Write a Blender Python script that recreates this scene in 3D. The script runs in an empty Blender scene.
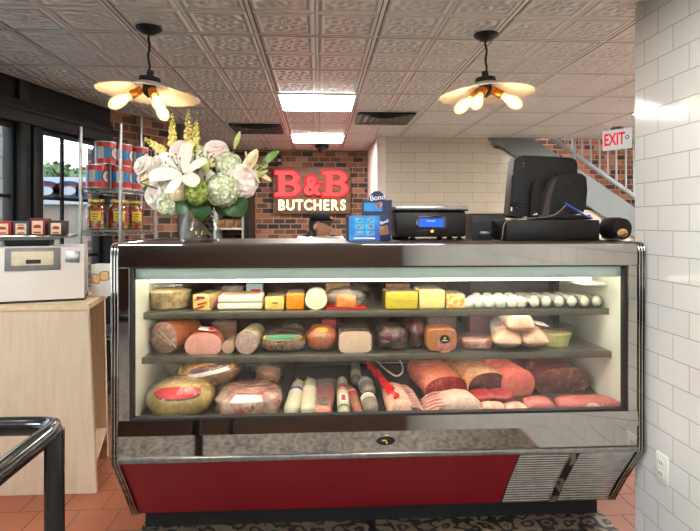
import bpy, bmesh, math, random
from math import sin, cos, pi, radians, sqrt, atan2
from mathutils import Vector, Matrix, Euler, noise

SC = bpy.context.scene
COL = SC.collection
random.seed(7)

# ------------------------------------------------------------------ camera
TH, FPX, HC, HOR = radians(3.3), 540.0, 1.45, 223.0
cT, sT = cos(TH), sin(TH)

def depth(px, Y):
    return Y / (cT - (px - 350) / FPX * sT)

def X(px, Y):
    F = depth(px, Y)
    return (px - 350) / FPX * F * cT + F * sT

def Z(px, py, Y):
    return HC + (HOR - py) * depth(px, Y) / FPX

def S(n, px, Y):
    return n * depth(px, Y) / FPX

def P(px, py, Y):
    return Vector((X(px, Y), Y, Z(px, py, Y)))

def cw(R, F):
    return R * cT + F * sT, F * cT - R * sT

cam_d = bpy.data.cameras.new('camera')
cam = bpy.data.objects.new('camera', cam_d)
COL.objects.link(cam)
cam.location = (0, 0, HC)
cam.rotation_euler = (pi / 2, 0, -TH)
cam_d.sensor_width = 36
cam_d.lens = FPX / 700 * 36
cam_d.shift_y = -(265.5 - HOR) / 700
cam_d.clip_start = 0.02
SC.camera = cam
SC.view_settings.view_transform = 'Standard'
SC.view_settings.look = 'None'
SC.view_settings.gamma = 1
SC.view_settings.exposure = 0.25
SC.view_settings.use_curve_mapping = False
cy = SC.cycles
cy.max_bounces = 10
cy.diffuse_bounces = 4
cy.glossy_bounces = 4
cy.transparent_max_bounces = 24
cy.transmission_bounces = 6
cy.sample_clamp_indirect = 6
cy.caustics_reflective = False
cy.caustics_refractive = False
cy.use_denoising = True

# ------------------------------------------------------------------ materials
def lin(c):
    def f(v):
        v /= 255.0
        return v / 12.92 if v <= 0.04045 else ((v + 0.055) / 1.055) ** 2.4
    return (f(c[0]), f(c[1]), f(c[2]), 1)

class NT:
    def __init__(s, name):
        s.m = bpy.data.materials.new(name)
        s.m.use_nodes = True
        s.t = s.m.node_tree
        s.t.nodes.clear()
        s.out = s.t.nodes.new('ShaderNodeOutputMaterial')
    def n(s, typ, **kw):
        nd = s.t.nodes.new(typ)
        for k, v in kw.items():
            setattr(nd, k, v)
        return nd
    def l(s, a, b):
        s.t.links.new(a, b)
    def inp(s, sock, v):
        if isinstance(v, bpy.types.NodeSocket):
            s.l(v, sock)
        else:
            sock.default_value = v
    def math(s, op, a, b=0.0, c=0.0):
        nd = s.n('ShaderNodeMath', operation=op)
        s.inp(nd.inputs[0], a); s.inp(nd.inputs[1], b); s.inp(nd.inputs[2], c)
        return nd.outputs[0]
    def coord(s, which='Object'):
        return s.n('ShaderNodeTexCoord').outputs[which]
    def sep(s, v):
        nd = s.n('ShaderNodeSeparateXYZ'); s.l(v, nd.inputs[0]); return nd.outputs
    def comb(s, x, y, z=0.0):
        nd = s.n('ShaderNodeCombineXYZ')
        s.inp(nd.inputs[0], x); s.inp(nd.inputs[1], y); s.inp(nd.inputs[2], z)
        return nd.outputs[0]
    def noise(s, v, scale, detail=3, rough=.55):
        nd = s.n('ShaderNodeTexNoise')
        s.l(v, nd.inputs['Vector']); nd.inputs['Scale'].default_value = scale
        nd.inputs['Detail'].default_value = detail; nd.inputs['Roughness'].default_value = rough
        return nd.outputs['Fac']
    def ramp(s, f, stops, interp='LINEAR'):
        nd = s.n('ShaderNodeValToRGB'); s.l(f, nd.inputs[0])
        cr = nd.color_ramp; cr.interpolation = interp
        while len(cr.elements) < len(stops): cr.elements.new(.5)
        for e, (p, c) in zip(cr.elements, stops):
            e.position = p; e.color = lin(c)
        return nd.outputs[0]
    def mix(s, f, a, b):
        nd = s.n('ShaderNodeMix', data_type='RGBA')
        s.inp(nd.inputs[0], f); s.inp(nd.inputs[6], a); s.inp(nd.inputs[7], b)
        return nd.outputs[2]
    def bsdf(s, base, rough=.5, metal=0.0, bump=None, bstr=.3, bdist=.01, spec=.5, coat=0.0, sss=0.0, emit=None, es=0):
        b = s.n('ShaderNodeBsdfPrincipled')
        s.inp(b.inputs['Base Color'], base); s.inp(b.inputs['Roughness'], rough); s.inp(b.inputs['Metallic'], metal)
        b.inputs['Specular IOR Level'].default_value = spec
        b.inputs['Coat Weight'].default_value = coat
        b.inputs['Coat Roughness'].default_value = .08
        if sss:
            b.inputs['Subsurface Weight'].default_value = sss
            b.inputs['Subsurface Radius'].default_value = (.01, .005, .003)
            b.inputs['Subsurface Scale'].default_value = 1.0
        if emit:
            b.inputs['Emission Color'].default_value = emit
            b.inputs['Emission Strength'].default_value = es
        if bump is not None:
            bp = s.n('ShaderNodeBump'); bp.inputs['Strength'].default_value = bstr
            bp.inputs['Distance'].default_value = bdist
            s.l(bump, bp.inputs['Height']); s.l(bp.outputs[0], b.inputs['Normal'])
        s.l(b.outputs[0], s.out.inputs[0])
        return b

def M(name, col, rough=.5, metal=0.0, col2=None, ns=20, bump=0, bs=60, spec=.5, coat=0.0, sss=0, lo=.35, hi=.65):
    t = NT(name)
    v = t.coord()
    base = lin(col)
    if col2 is None:
        col2 = tuple(c * .92 for c in col)
    base = t.ramp(t.noise(v, ns), [(lo, col), (hi, col2)])
    bp = t.noise(v, bs) if bump else None
    t.bsdf(base, rough, metal, bp, bump, .004, spec, coat, sss)
    return t.m

def EM(name, c, s):
    t = NT(name)
    e = t.n('ShaderNodeEmission')
    e.inputs[0].default_value = c if len(c) == 4 else (*c, 1)
    e.inputs[1].default_value = s
    t.l(e.outputs[0], t.out.inputs[0])
    return t.m

def clear(name, tint=(255, 255, 255), gl=1.0, rough=.02, bump=0, bs=40, base=.0, ior=1.45):
    """thin transparent sheet: tinted see-through plus a Fresnel reflection"""
    t = NT(name)
    tr = t.n('ShaderNodeBsdfTransparent'); tr.inputs[0].default_value = lin(tint)
    g = t.n('ShaderNodeBsdfGlossy'); g.inputs['Roughness'].default_value = rough
    fr = t.n('ShaderNodeFresnel')
    bf = t.n('ShaderNodeNewGeometry').outputs['Backfacing']
    t.l(t.math('MULTIPLY_ADD', bf, 1 / ior - ior, ior), fr.inputs[0])     # a thin sheet reflects alike on both faces
    if bump:
        bp = t.n('ShaderNodeBump'); bp.inputs['Strength'].default_value = bump; bp.inputs['Distance'].default_value = .01
        t.l(t.noise(t.coord(), bs, 4), bp.inputs['Height'])
        t.l(bp.outputs[0], g.inputs['Normal']); t.l(bp.outputs[0], fr.inputs['Normal'])
    f = t.math('MULTIPLY_ADD', fr.outputs[0], gl, base)
    f = t.math('MINIMUM', f, 1.0)
    mx = t.n('ShaderNodeMixShader')
    t.l(f, mx.inputs[0]); t.l(tr.outputs[0], mx.inputs[1]); t.l(g.outputs[0], mx.inputs[2])
    t.l(mx.outputs[0], t.out.inputs[0])
    return t.m

def plane_vec(t, axes):
    o = t.sep(t.coord())
    d = {'x': o[0], 'y': o[1], 'z': o[2]}
    return t.comb(d[axes[0]], d[axes[1]])

def brick_mat(name, axes='xz', bw=.15, rh=.0685):
    t = NT(name)
    v = plane_vec(t, axes)
    b = t.n('ShaderNodeTexBrick')
    t.l(v, b.inputs['Vector'])
    b.inputs['Color1'].default_value = (0, 0, 0, 1); b.inputs['Color2'].default_value = (1, 1, 1, 1)
    b.inputs['Mortar'].default_value = (.5, .5, .5, 1)
    b.inputs['Scale'].default_value = 1; b.inputs['Brick Width'].default_value = bw
    b.inputs['Row Height'].default_value = rh; b.inputs['Mortar Size'].default_value = .006
    b.inputs['Mortar Smooth'].default_value = .2
    b.inputs['Bias'].default_value = 0
    c = t.ramp(b.outputs['Color'], [(0, (40, 32, 30)), (.22, (112, 70, 50)), (.40, (140, 88, 62)), (.56, (160, 112, 84)), (.70, (98, 60, 46)), (.82, (46, 36, 34))], 'CONSTANT')
    nz = t.noise(t.coord(), 35, 4)
    c = t.mix(t.math('MULTIPLY', nz, .45), c, lin((95, 62, 48)))
    c = t.mix(b.outputs['Fac'], c, lin((150, 128, 110)))
    h = t.math('SUBTRACT', t.math('MULTIPLY', nz, .5), b.outputs['Fac'])
    t.bsdf(c, .85, 0, h, .6, .008)
    return t.m

def tile_mat(name, axes, bw, rh, ox, oz, col, grout, rough=.12, mort=.0022, bst=.25):
    t = NT(name)
    o = t.sep(t.coord()); d = {'x': o[0], 'y': o[1], 'z': o[2]}
    v = t.comb(t.math('SUBTRACT', d[axes[0]], ox), t.math('SUBTRACT', d[axes[1]], oz))
    b = t.n('ShaderNodeTexBrick'); t.l(v, b.inputs['Vector'])
    b.inputs['Color1'].default_value = lin(col); b.inputs['Color2'].default_value = lin(tuple(c * .975 for c in col))
    b.inputs['Mortar'].default_value = lin(grout)
    b.inputs['Scale'].default_value = 1; b.inputs['Brick Width'].default_value = bw
    b.inputs['Row Height'].default_value = rh; b.inputs['Mortar Size'].default_value = mort
    b.inputs['Mortar Smooth'].default_value = .15
    h = t.math('MULTIPLY_ADD', t.noise(t.coord(), 9, 2), .35, t.math('MULTIPLY', b.outputs['Fac'], -1.0))
    t.bsdf(b.outputs['Color'], t.math('MULTIPLY_ADD', b.outputs['Fac'], .5, rough), 0, h, bst, .003)
    return t.m

def wood_mat(name, c1, c2, rough=.5, axis='z', sc=1.0):
    t = NT(name)
    mp = t.n('ShaderNodeMapping'); t.l(t.coord(), mp.inputs[0])
    k = {'x': (1.2, 9, 9), 'y': (9, 1.2, 9), 'z': (9, 9, 1.2)}[axis]
    mp.inputs['Scale'].default_value = tuple(q * sc for q in k)
    f = t.noise(mp.outputs[0], 3, 6, .6)
    t.bsdf(t.ramp(f, [(.3, c1), (.7, c2)]), rough, 0, f, .05, .002)
    return t.m

def cement_mat(name):
    """encaustic cement tile, 0.2 m, swirling beige and charcoal"""
    t = NT(name)
    o = t.sep(t.coord())
    def cell(q, off):
        f = t.math('FRACT', t.math('MULTIPLY_ADD', q, 5.0, off))
        return t.math('ABSOLUTE', t.math('SUBTRACT', f, .5))
    x, y = cell(o[0], .0), cell(o[1], .3)
    w = t.math('MULTIPLY_ADD', t.noise(t.coord(), 14, 2), .25, 0.0)
    r1 = t.math('SQRT', t.math('ADD', t.math('MULTIPLY', x, x), t.math('MULTIPLY', y, y)))
    r2 = t.math('SQRT', t.math('ADD', t.math('POWER', t.math('SUBTRACT', x, .5), 2.0), t.math('POWER', t.math('SUBTRACT', y, .5), 2.0)))
    s1 = t.math('SINE', t.math('MULTIPLY', t.math('ADD', t.math('MULTIPLY', r1, r2), w), 62.0))
    f = t.math('MULTIPLY_ADD', s1, .5, .5)
    f = t.math('MULTIPLY_ADD', t.noise(t.coord(), 60, 3), .35, t.math('MULTIPLY', f, .7))
    t.bsdf(t.ramp(f, [(.42, (32, 27, 24)), (.56, (132, 116, 98))]), .45)
    return t.m

def tin_mat(name):
    """pressed tin ceiling tiles in 0.61 m T-bar grid"""
    t = NT(name)
    o = t.sep(t.coord())
    u = t.math('MULTIPLY', t.math('ADD', o[0], .318), 1 / .61)
    w = t.math('MULTIPLY', t.math('SUBTRACT', o[1], 2.79), 1 / .61)
    def edge(q):
        return t.math('ABSOLUTE', t.math('SUBTRACT', t.math('FRACT', q), .5))   # .5 at the bar
    gl = t.math('MAXIMUM', edge(u), edge(w))
    bar = t.math('GREATER_THAN', gl, .48)
    line = t.math('MULTIPLY', t.math('GREATER_THAN', gl, .476), t.math('LESS_THAN', gl, .486))
    def q4(q, k=2.0):
        return t.math('SUBTRACT', t.math('FRACT', t.math('MULTIPLY', q, k)), .5)
    x, y = q4(u), q4(w)
    r = t.math('SQRT', t.math('ADD', t.math('MULTIPLY', x, x), t.math('MULTIPLY', y, y)))
    ang = t.math('ARCTAN2', y, x)
    pet = t.math('MULTIPLY', t.math('SINE', t.math('MULTIPLY', ang, 8.0)), t.math('SINE', t.math('MULTIPLY', r, 26.0)))
    ring = t.math('SINE', t.math('MULTIPLY', r, 38.0))
    fr = t.math('MAXIMUM', t.math('ABSOLUTE', x), t.math('ABSOLUTE', y))
    frame = t.math('SINE', t.math('MULTIPLY', fr, 50.0))
    sel = t.math('GREATER_THAN', fr, .36)
    h = t.math('ADD', t.math('MULTIPLY', frame, sel), t.math('MULTIPLY', t.math('ADD', pet, t.math('MULTIPLY', ring, .4)), t.math('SUBTRACT', 1.0, sel)))
    h = t.math('ADD', h, t.math('MULTIPLY', t.noise(t.coord(), 28, 4), 1.6))
    h = t.math('MULTIPLY', h, t.math('SUBTRACT', 1.0, bar))
    nz = t.noise(t.coord(), 3, 3)
    c = t.ramp(nz, [(.3, (246, 245, 242)), (.7, (238, 236, 232))])
    c = t.mix(line, c, lin((52, 48, 45)))
    t.bsdf(c, .30, .38, h, .9, .009)
    return t.m

MT = {}
MT['chrome'] = M('chrome', (196, 192, 186), .05, 1.0, (186, 182, 176), 6, .004, 4)
MT['chromedull'] = M('brushed steel', (175, 174, 170), .28, 1.0, (150, 149, 146), 40)
MT['black'] = M('black plastic', (20, 17, 16), .42, 0, (15, 13, 12), 30, .05, 200, .35)
MT['blackgloss'] = M('black gloss enamel', (16, 16, 18), .16, 0, (20, 20, 22), 10, coat=.6)
MT['rubber'] = M('black rubber gasket', (22, 21, 21), .6)
MT['white'] = M('white enamel', (232, 232, 226), .35, 0, (224, 224, 216), 8)
MT['casewhite'] = M('white case liner', (226, 228, 218), .4, 0, (214, 216, 204), 4)
MT['red'] = M('deep red laminate', (146, 10, 36), .3, 0, (138, 9, 33), 5)
MT['glass'] = clear('display glass', (251, 252, 249), 1.0, .0, base=.012)
MT['winglass'] = clear('window glass', (245, 250, 250), 1.0, .0)
MT['vaseglass'] = clear('vase glass', (247, 251, 249), .7, .01, base=.0)
MT['plastic'] = clear('clear plastic wrap', (252, 251, 248), 2.4, .07, 1.0, 70, base=.05)
MT['plasticdark'] = clear('smoky plastic wrap', (222, 218, 212), 1.5, .06, 1.0, 80, base=.02)
MT['tub'] = clear('clear plastic tub', (251, 251, 249), 1.0, .08, .1, 20, base=.02)
MT['framedark'] = M('dark bronze window metal', (15, 15, 16), .5, 0, (20, 20, 21), 14, spec=.25)
MT['headerdark'] = M('dark stained panel', (17, 14, 13), .6, 0, (24, 20, 19), 12, spec=.2)
MT['maple'] = wood_mat('pale maple ply', (203, 180, 152), (217, 197, 171), .5, 'z')
MT['mapleedge'] = wood_mat('maple edge', (208, 180, 144), (222, 198, 166), .5, 'y')
MT['brick'] = brick_mat('old red brick', 'xz')
MT['bricky'] = brick_mat('old red brick side', 'yz')
MT['tileR'] = tile_mat('white subway tile', 'yz', .191, .1036, 2.284, 1.418, (217, 216, 213), (156, 153, 150))
MT['tileB'] = tile_mat('cream long tile', 'xz', .326, .111, .1, .02, (200, 190, 171), (140, 131, 117), .2)
MT['cement'] = cement_mat('patterned cement tile')
MT['terra'] = tile_mat('terracotta floor tile', 'xy', .2, .2, 0, 0, (160, 92, 62), (112, 82, 66), .45, .004)
MT['tin'] = tin_mat('pressed tin ceiling')
MT['plaster'] = M('pale plaster', (222, 204, 196), .7, 0, (214, 196, 188), 3)
MT['browndark'] = wood_mat('dark brown panelling', (60, 40, 30), (88, 60, 44), .45, 'z')
MT['panel'] = EM('lit ceiling diffuser', (1, .965, .925, 1), 32.0)
MT['tube'] = EM('lit fluorescent tube', (1, .94, .8, 1), 9.0)
MT['greysteel'] = M('grey painted steel', (110, 118, 118), .45, .0, (103, 111, 111), 4)
MT['railsteel'] = M('pale grey painted rail', (146, 154, 158), .4, .0, (136, 144, 148), 6)

# ------------------------------------------------------------------ mesh builder
class MB:
    def __init__(s):
        s.bm = bmesh.new()
    def face(s, pts):
        vs = [s.bm.verts.new(p) for p in pts]
        return s.bm.faces.new(vs)
    def box(s, c, d, rot=None, bev=0, seg=2):
        m = Matrix.Translation(Vector(c))
        if rot is not None: m = m @ (rot if isinstance(rot, Matrix) else Euler(rot).to_matrix().to_4x4())
        m = m @ Matrix.Diagonal((d[0], d[1], d[2], 1))
        r = bmesh.ops.create_cube(s.bm, size=1, matrix=m)
        if bev:
            es = list({e for v in r['verts'] for e in v.link_edges})
            bmesh.ops.bevel(s.bm, geom=es, offset=bev, segments=seg, affect='EDGES', profile=.5)
        return s
    def b2(s, lo, hi, bev=0):
        return s.box([(a + b) / 2 for a, b in zip(lo, hi)], [abs(b - a) for a, b in zip(lo, hi)], None, bev)
    def rings(s, rings, cap0=True, cap1=True, loop=True):
        vv = [[s.bm.verts.new(p) for p in r] for r in rings]
        n = len(vv[0])
        for a, b in zip(vv[:-1], vv[1:]):
            for i in range(n if loop else n - 1):
                j = (i + 1) % n
                s.bm.faces.new((a[i], a[j], b[j], b[i]))
        if cap0 and loop: s.bm.faces.new(vv[0][::-1])
        if cap1 and loop: s.bm.faces.new(vv[-1])
        return s
    def grid(s, fn, nu, nv):
        vv = [[s.bm.verts.new(fn(i / nu, j / nv)) for j in range(nv + 1)] for i in range(nu + 1)]
        for i in range(nu):
            for j in range(nv):
                s.bm.faces.new((vv[i][j], vv[i + 1][j], vv[i + 1][j + 1], vv[i][j + 1]))
        return s
    def tube(s, pts, r, seg=8, cap=True):
        pts = [Vector(p) for p in pts]
        rs = r if isinstance(r, (list, tuple)) else [r] * len(pts)
        t0 = (pts[1] - pts[0]).normalized()
        a = t0.orthogonal().normalized()
        out = []
        for i, p in enumerate(pts):
            if i == 0: t = t0
            elif i == len(pts) - 1: t = (pts[-1] - pts[-2]).normalized()
            else: t = ((pts[i + 1] - p).normalized() + (p - pts[i - 1]).normalized()).normalized()
            a = (a - t * a.dot(t)).normalized()
            b = t.cross(a)
            out.append([p + (a * cos(q) + b * sin(q)) * rs[i] for q in [2 * pi * k / seg for k in range(seg)]])
        return s.rings(out, cap, cap)
    def cyl(s, p0, p1, r0, r1=None, seg=20):
        return s.tube([p0, p1], [r0, r0 if r1 is None else r1], seg)
    def lathe(s, prof, seg=28, m=None, cap0=False, cap1=False):
        m = m or Matrix.Identity(4)
        return s.rings([[m @ Vector((r * cos(2 * pi * k / seg), r * sin(2 * pi * k / seg), z)) for k in range(seg)] for r, z in prof], cap0, cap1)
    def ell(s, c, r, m=None, u=16, v=10):
        mm = Matrix.Translation(Vector(c)) @ (m or Matrix.Identity(4)) @ Matrix.Diagonal((r[0], r[1], r[2], 1))
        bmesh.ops.create_uvsphere(s.bm, u_segments=u, v_segments=v, radius=1, matrix=mm)
        return s
    def extrude(s, poly, y0, y1):
        """poly of (x,z) extruded along y"""
        return s.rings([[Vector((x, y0, z)) for x, z in poly], [Vector((x, y1, z)) for x, z in poly]])
    def extx(s, poly, x0, x1):
        """poly of (y,z) extruded along x"""
        return s.rings([[Vector((x0, y, z)) for y, z in poly], [Vector((x1, y, z)) for y, z in poly]])
    def extz(s, poly, z0, z1):
        return s.rings([[Vector((x, y, z0)) for x, y in poly], [Vector((x, y, z1)) for x, y in poly]])
    def build(s, name, mat, parent=None, smooth=True, ang=35, fix=True):
        if fix: bmesh.ops.recalc_face_normals(s.bm, faces=s.bm.faces)
        me = bpy.data.meshes.new(name)
        s.bm.to_mesh(me); s.bm.free()
        me.materials.append(MT[mat] if isinstance(mat, str) else mat)
        if smooth:
            for p in me.polygons: p.use_smooth = True
            me.set_sharp_from_angle(angle=radians(ang))
        o = bpy.data.objects.new(name, me)
        COL.objects.link(o)
        if parent is not None: o.parent = parent
        return o

def thing(name, label, cat, loc=(0, 0, 0), rot=0, group=None):
    o = bpy.data.objects.new(name, None)
    COL.objects.link(o)
    o.empty_display_size = .05
    o.location = loc
    o.rotation_euler = (0, 0, rot) if isinstance(rot, (int, float)) else rot
    return tag(o, label, cat, group)

def tag(o, label, cat, group=None):
    o['label'] = label; o['category'] = cat
    if group: o['group'] = group
    return o

def struct(o):
    o['kind'] = 'structure'
    return o

def dup(root, loc, rot=None, label=None, group=None):
    r = root.copy(); COL.objects.link(r); r.location = loc
    if rot is not None: r.rotation_euler = (0, 0, rot) if isinstance(rot, (int, float)) else rot
    if label: r['label'] = label
    if group: r['group'] = group
    for ch in list(root.children):
        c = ch.copy(); COL.objects.link(c); c.parent = r
        for g in ch.children:
            d = g.copy(); COL.objects.link(d); d.parent = c
    return r

def text(name, s, size, mat, parent, m, ext=.0008, off=0.0, sx=1.0, spacing=1.0, face=True):
    """lettering as a mesh; m places the text's xy plane"""
    cu = bpy.data.curves.new('t', 'FONT')
    cu.body = s; cu.size = size; cu.extrude = ext; cu.offset = off
    cu.align_x = 'CENTER'; cu.align_y = 'CENTER'; cu.space_character = spacing
    cu.resolution_u = 4
    to = bpy.data.objects.new('t', cu); COL.objects.link(to)
    bpy.context.view_layer.update()
    dg = bpy.context.evaluated_depsgraph_get()
    me = bpy.data.meshes.new_from_object(to.evaluated_get(dg))
    bpy.data.objects.remove(to); bpy.data.curves.remove(cu)
    me.transform(m @ Matrix.Diagonal((sx, 1, 1, 1)))
    me.materials.clear(); me.materials.append(MT[mat] if isinstance(mat, str) else mat)
    o = bpy.data.objects.new(name, me); COL.objects.link(o)
    if parent is not None: o.parent = parent
    return o

def smooth(pts, n=6):
    pts = [Vector(p) for p in pts]; out = []
    for i in range(len(pts) - 1):
        a, b, c, d = pts[max(i - 1, 0)], pts[i], pts[i + 1], pts[min(i + 2, len(pts) - 1)]
        for k in range(n):
            t = k / n
            out.append(.5 * (2 * b + (c - a) * t + (2 * a - 5 * b + 4 * c - d) * t * t + (3 * b - a - 3 * c + d) * t ** 3))
    return out + [pts[-1]]

FRONT = Matrix.Rotation(pi / 2, 4, 'X')      # text facing -y

def spow(v, e):
    return math.copysign(abs(v) ** e, v)

class Blob:
    """rounded lump resting on z=0 (local), flat underneath"""
    def __init__(s, rx, ry, rz, e1=.8, e2=.8, amp=.0, ns=6, seed=0, flat=.8, taper=0.0):
        s.__dict__.update(rx=rx, ry=ry, rz=rz, e1=e1, e2=e2, amp=amp, ns=ns, seed=seed, flat=flat, taper=taper)
    def p(s, th, ph, k=0.0):
        cp, sp = cos(ph), sin(ph)
        d = Vector((spow(cp, s.e1) * spow(cos(th), s.e2), spow(cp, s.e1) * spow(sin(th), s.e2), spow(sp, s.e1)))
        n = noise.noise(d * s.ns * .4 + Vector((s.seed * 7.3, s.seed * 1.7, 3.1))) + .5 * noise.noise(d * s.ns + Vector((s.seed, 9, s.seed * 2.2)))
        q = 1 + s.amp * n
        v = Vector((d.x * (s.rx * q + k), d.y * (s.ry * q + k), d.z * (s.rz * q + k)))
        if s.taper: v.x *= 1 - s.taper * (d.y * .5 + .5); 
        v.z = max(v.z, -s.rz * s.flat)
        v.z += s.rz * s.flat
        return v
    def body(s, name, mat, parent, nu=36, nv=20, k=0.0):
        b = MB()
        b.rings([[s.p(2 * pi * i / nu, -pi / 2 * .98 + pi * .98 * j / nv, k) for i in range(nu)] for j in range(nv + 1)])
        return b.build(name, mat, parent, ang=80)
    def patch(s, name, mat, parent, th, ph, a, c, k=.0015, n=5, shape='ellipse', rot=0.0):
        """label hugging the surface; a, c are half angles"""
        b = MB()
        def pt(u, v):
            if shape == 'ellipse':
                r, q = u, 2 * pi * v
                x, y = r * cos(q), r * sin(q)
            else:
                x, y = 2 * u - 1, 2 * v - 1
            x, y = x * cos(rot) - y * sin(rot), x * sin(rot) + y * cos(rot)
            return s.p(th + a * x, ph + c * y, k)
        b.grid(pt, n, 24 if shape == 'ellipse' else 8)
        return b.build(name, mat, parent, ang=80)

def sec_round(w, h, e=1.0, n=36):
    return [(w / 2 * spow(cos(2 * pi * k / n), e), h / 2 + h / 2 * spow(sin(2 * pi * k / n), e)) for k in range(n)]

def sec_ham(w, h, n=36):
    out = []
    for k in range(n):
        a = 2 * pi * k / n
        x, z = w / 2 * spow(cos(a), .85), h * .5 * spow(sin(a), .85)
        z = max(z, -h * .40)
        out.append((x * (1 - .12 * (z / h)), z + h * .40))
    return out

def loaf(parent, sec, L, bmat, fmat, amp=.0, seed=0, ends=.12, bulge=.003, bname='body', fname='cut_face', front_round=0.0, back=.35, grow=0.0):
    cx = 0; cz = sum(z for _, z in sec) / len(sec)
    b = MB()
    ts = [0, .03, .1, .25, .45, .65, .82] + [1 - ends * .6, 1 - ends * .25, 1.0]
    rings = []
    for t in ts:
        sc = 1 + grow * t
        if front_round and t < .12: sc *= 1 - front_round * (1 - t / .12) ** 2
        if t > 1 - ends:
            q = (t - (1 - ends)) / ends
            sc *= back + (1 - back) * sqrt(max(0, 1 - q * q))
        ring = []
        for x, z in sec:
            q = 1 + amp * (noise.noise(Vector((x * 14 + seed * 3.1, t * L * 14, z * 14 + seed))) if t > 0 else 0)
            zz = (z - cz) * sc * q + cz
            ring.append(Vector((x * sc * q, t * L, max(0.0, zz))))
        rings.append(ring)
    b.rings(rings, False, True)
    body = b.build(bname, bmat, parent, ang=60)
    f = MB()
    s0 = 1 - front_round
    rr = [1.0, .9, .7, .45, .2, .02]
    f.rings([[Vector((x * r * s0, -bulge * (1 - r * r), (z - cz) * r * s0 + cz)) for x, z in sec] for r in rr], False, True)
    face = f.build(fname, fmat, parent, ang=80)
    return body, face
# ------------------------------------------------------------------ world
w = bpy.data.worlds.new('World'); SC.world = w; w.use_nodes = True
bg = w.node_tree.nodes['Background']
tc = w.node_tree.nodes.new('ShaderNodeTexCoord')
sx = w.node_tree.nodes.new('ShaderNodeSeparateXYZ'); w.node_tree.links.new(tc.outputs['Generated'], sx.inputs[0])
rp = w.node_tree.nodes.new('ShaderNodeValToRGB'); w.node_tree.links.new(sx.outputs[2], rp.inputs[0])
rp.color_ramp.elements[0].position = .0; rp.color_ramp.elements[0].color = (.95, .97, 1, 1)
rp.color_ramp.elements[1].position = .7; rp.color_ramp.elements[1].color = (.70, .83, 1, 1)
w.node_tree.links.new(rp.outputs[0], bg.inputs[0])
bg.inputs[1].default_value = 3.1

CEIL = 2.415
def xl(y): return -2.038 + (y - 3.573) * .2384
A = cw(*((114 - 350) / FPX * 4.68, 4.68)); B = cw((178 - 350) / FPX * 5.25, 5.25)
B2 = cw((187 - 350) / FPX * 5.33, 5.33)

# ------------------------------------------------------------------ floor and ceiling
struct(MB().extz([(-4.4, -4.7), (4.8, -4.7), (4.8, 7.5), (-1.9, 7.5), (-1.75, 4.9)], -.05, 0).build('floor', 'terra'))
struct(MB().extz([(-3.6, -4.5), (1.41, -4.5), (1.41, 3.1), (-.84, 3.1), (-.84, 2.32), (-2.2, 2.32)], 0.0005, .004).build('floor_patterned', 'cement'))
struct(MB().extz([(xl(-4.5) - .1, -4.6), (4.7, -4.6), (4.7, 6.0), (.75, 6.0), (.75, 7.3), (-1.62, 7.3), (-1.62, B2[1]), (B2[0] - .3, B2[1] + .1), (A[0] - .2, A[1] + .1), (xl(4.6) - .12, 4.6)], CEIL, CEIL + .06).build('ceiling', 'tin'))

struct(MB().extz([(-1.3, 3.6), (4.6, 3.6), (4.6, 7.3), (-1.3, 7.3)], .0005, .004).build('floor_bounce', M('grey bounce floor', (176, 170, 162), .5, 0, (160, 154, 146), 4)))  # unseen pale slab added over the terracotta to bounce neutral light upward
# ------------------------------------------------------------------ walls
XR = 1.4215
struct(MB().b2((XR, -4.6, 0), (XR + .18, 2.354, CEIL)).build('wall_right', 'tileR'))
struct(MB().b2((4.6, 2.354, 0), (4.7, 7.4, 4.0)).build('wall_right_rear', 'plaster'))
struct(MB().b2((XR + .18, 2.25, 0), (4.6, 2.35, CEIL)).build('wall_return', 'plaster'))
struct(MB().b2((.75, 6.0, 0), (1.896, 6.1, 4.0)).build('wall_tile_back', 'tileB'))
struct(MB().b2((.65, 6.1, 0), (.75, 7.2, 2.6)).build('wall_side_return', 'plaster'))
struct(MB().b2((.6505, 6.0, 0), (.7495, 6.1, CEIL)).build('trim_1', 'plaster'))
struct(MB().b2((-1.55, 7.2, 0), (.75, 7.3, CEIL)).build('wall_back', 'brick'))
struct(MB().b2((.76, 7.3, 0), (4.6, 7.4, 4.0)).build('wall_stairwell', 'brick'))
struct(MB().b2((.76, 6.0, 4.0), (4.6, 7.4, 4.06)).build('ceiling_stairwell', 'plaster'))
struct(MB().b2((.76, 5.94, CEIL + .06), (4.6, 6.0, 4.0)).build('wall_upper', 'plaster'))
struct(MB().b2((-4.3, -4.7, 0), (1.6, -4.6, 1.18)).build('wall_front', 'browndark'))  # unseen; solid up to this height so the chrome header reflects dark
struct(MB().b2((-4.3, -4.7, 2.3), (1.6, -4.6, CEIL)).build('wall_front_header', 'headerdark'))
mb = MB()
for k in range(5): mb.b2((-4.3 + k * 1.475 - (.06 if k else 0), -4.72, 1.18), (-4.3 + k * 1.475 + .06, -4.58, 2.3), .004)
struct(mb.build('trim_7', 'framedark'))
for k in range(4):  # unseen windows added behind the camera to let in more daylight
    struct(MB().b2((-4.24 + k * 1.475, -4.655, 1.18), (-4.24 + k * 1.475 + 1.355, -4.65, 2.3)).build('window_%d' % (5 + k), 'winglass'))
# side wall below the stairs
L1 = [(488, 138.2), (513, 155), (636, 238.5)]
pts = [P(x, y, 6.07) for x, y in L1]
struct(MB().extrude([(p.x, p.z) for p in pts] + [(pts[-1].x, 0), (1.896, 0), (1.896, pts[0].z)], 6.07, 6.12).build('wall_under_stairs', 'tileB'))
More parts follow.
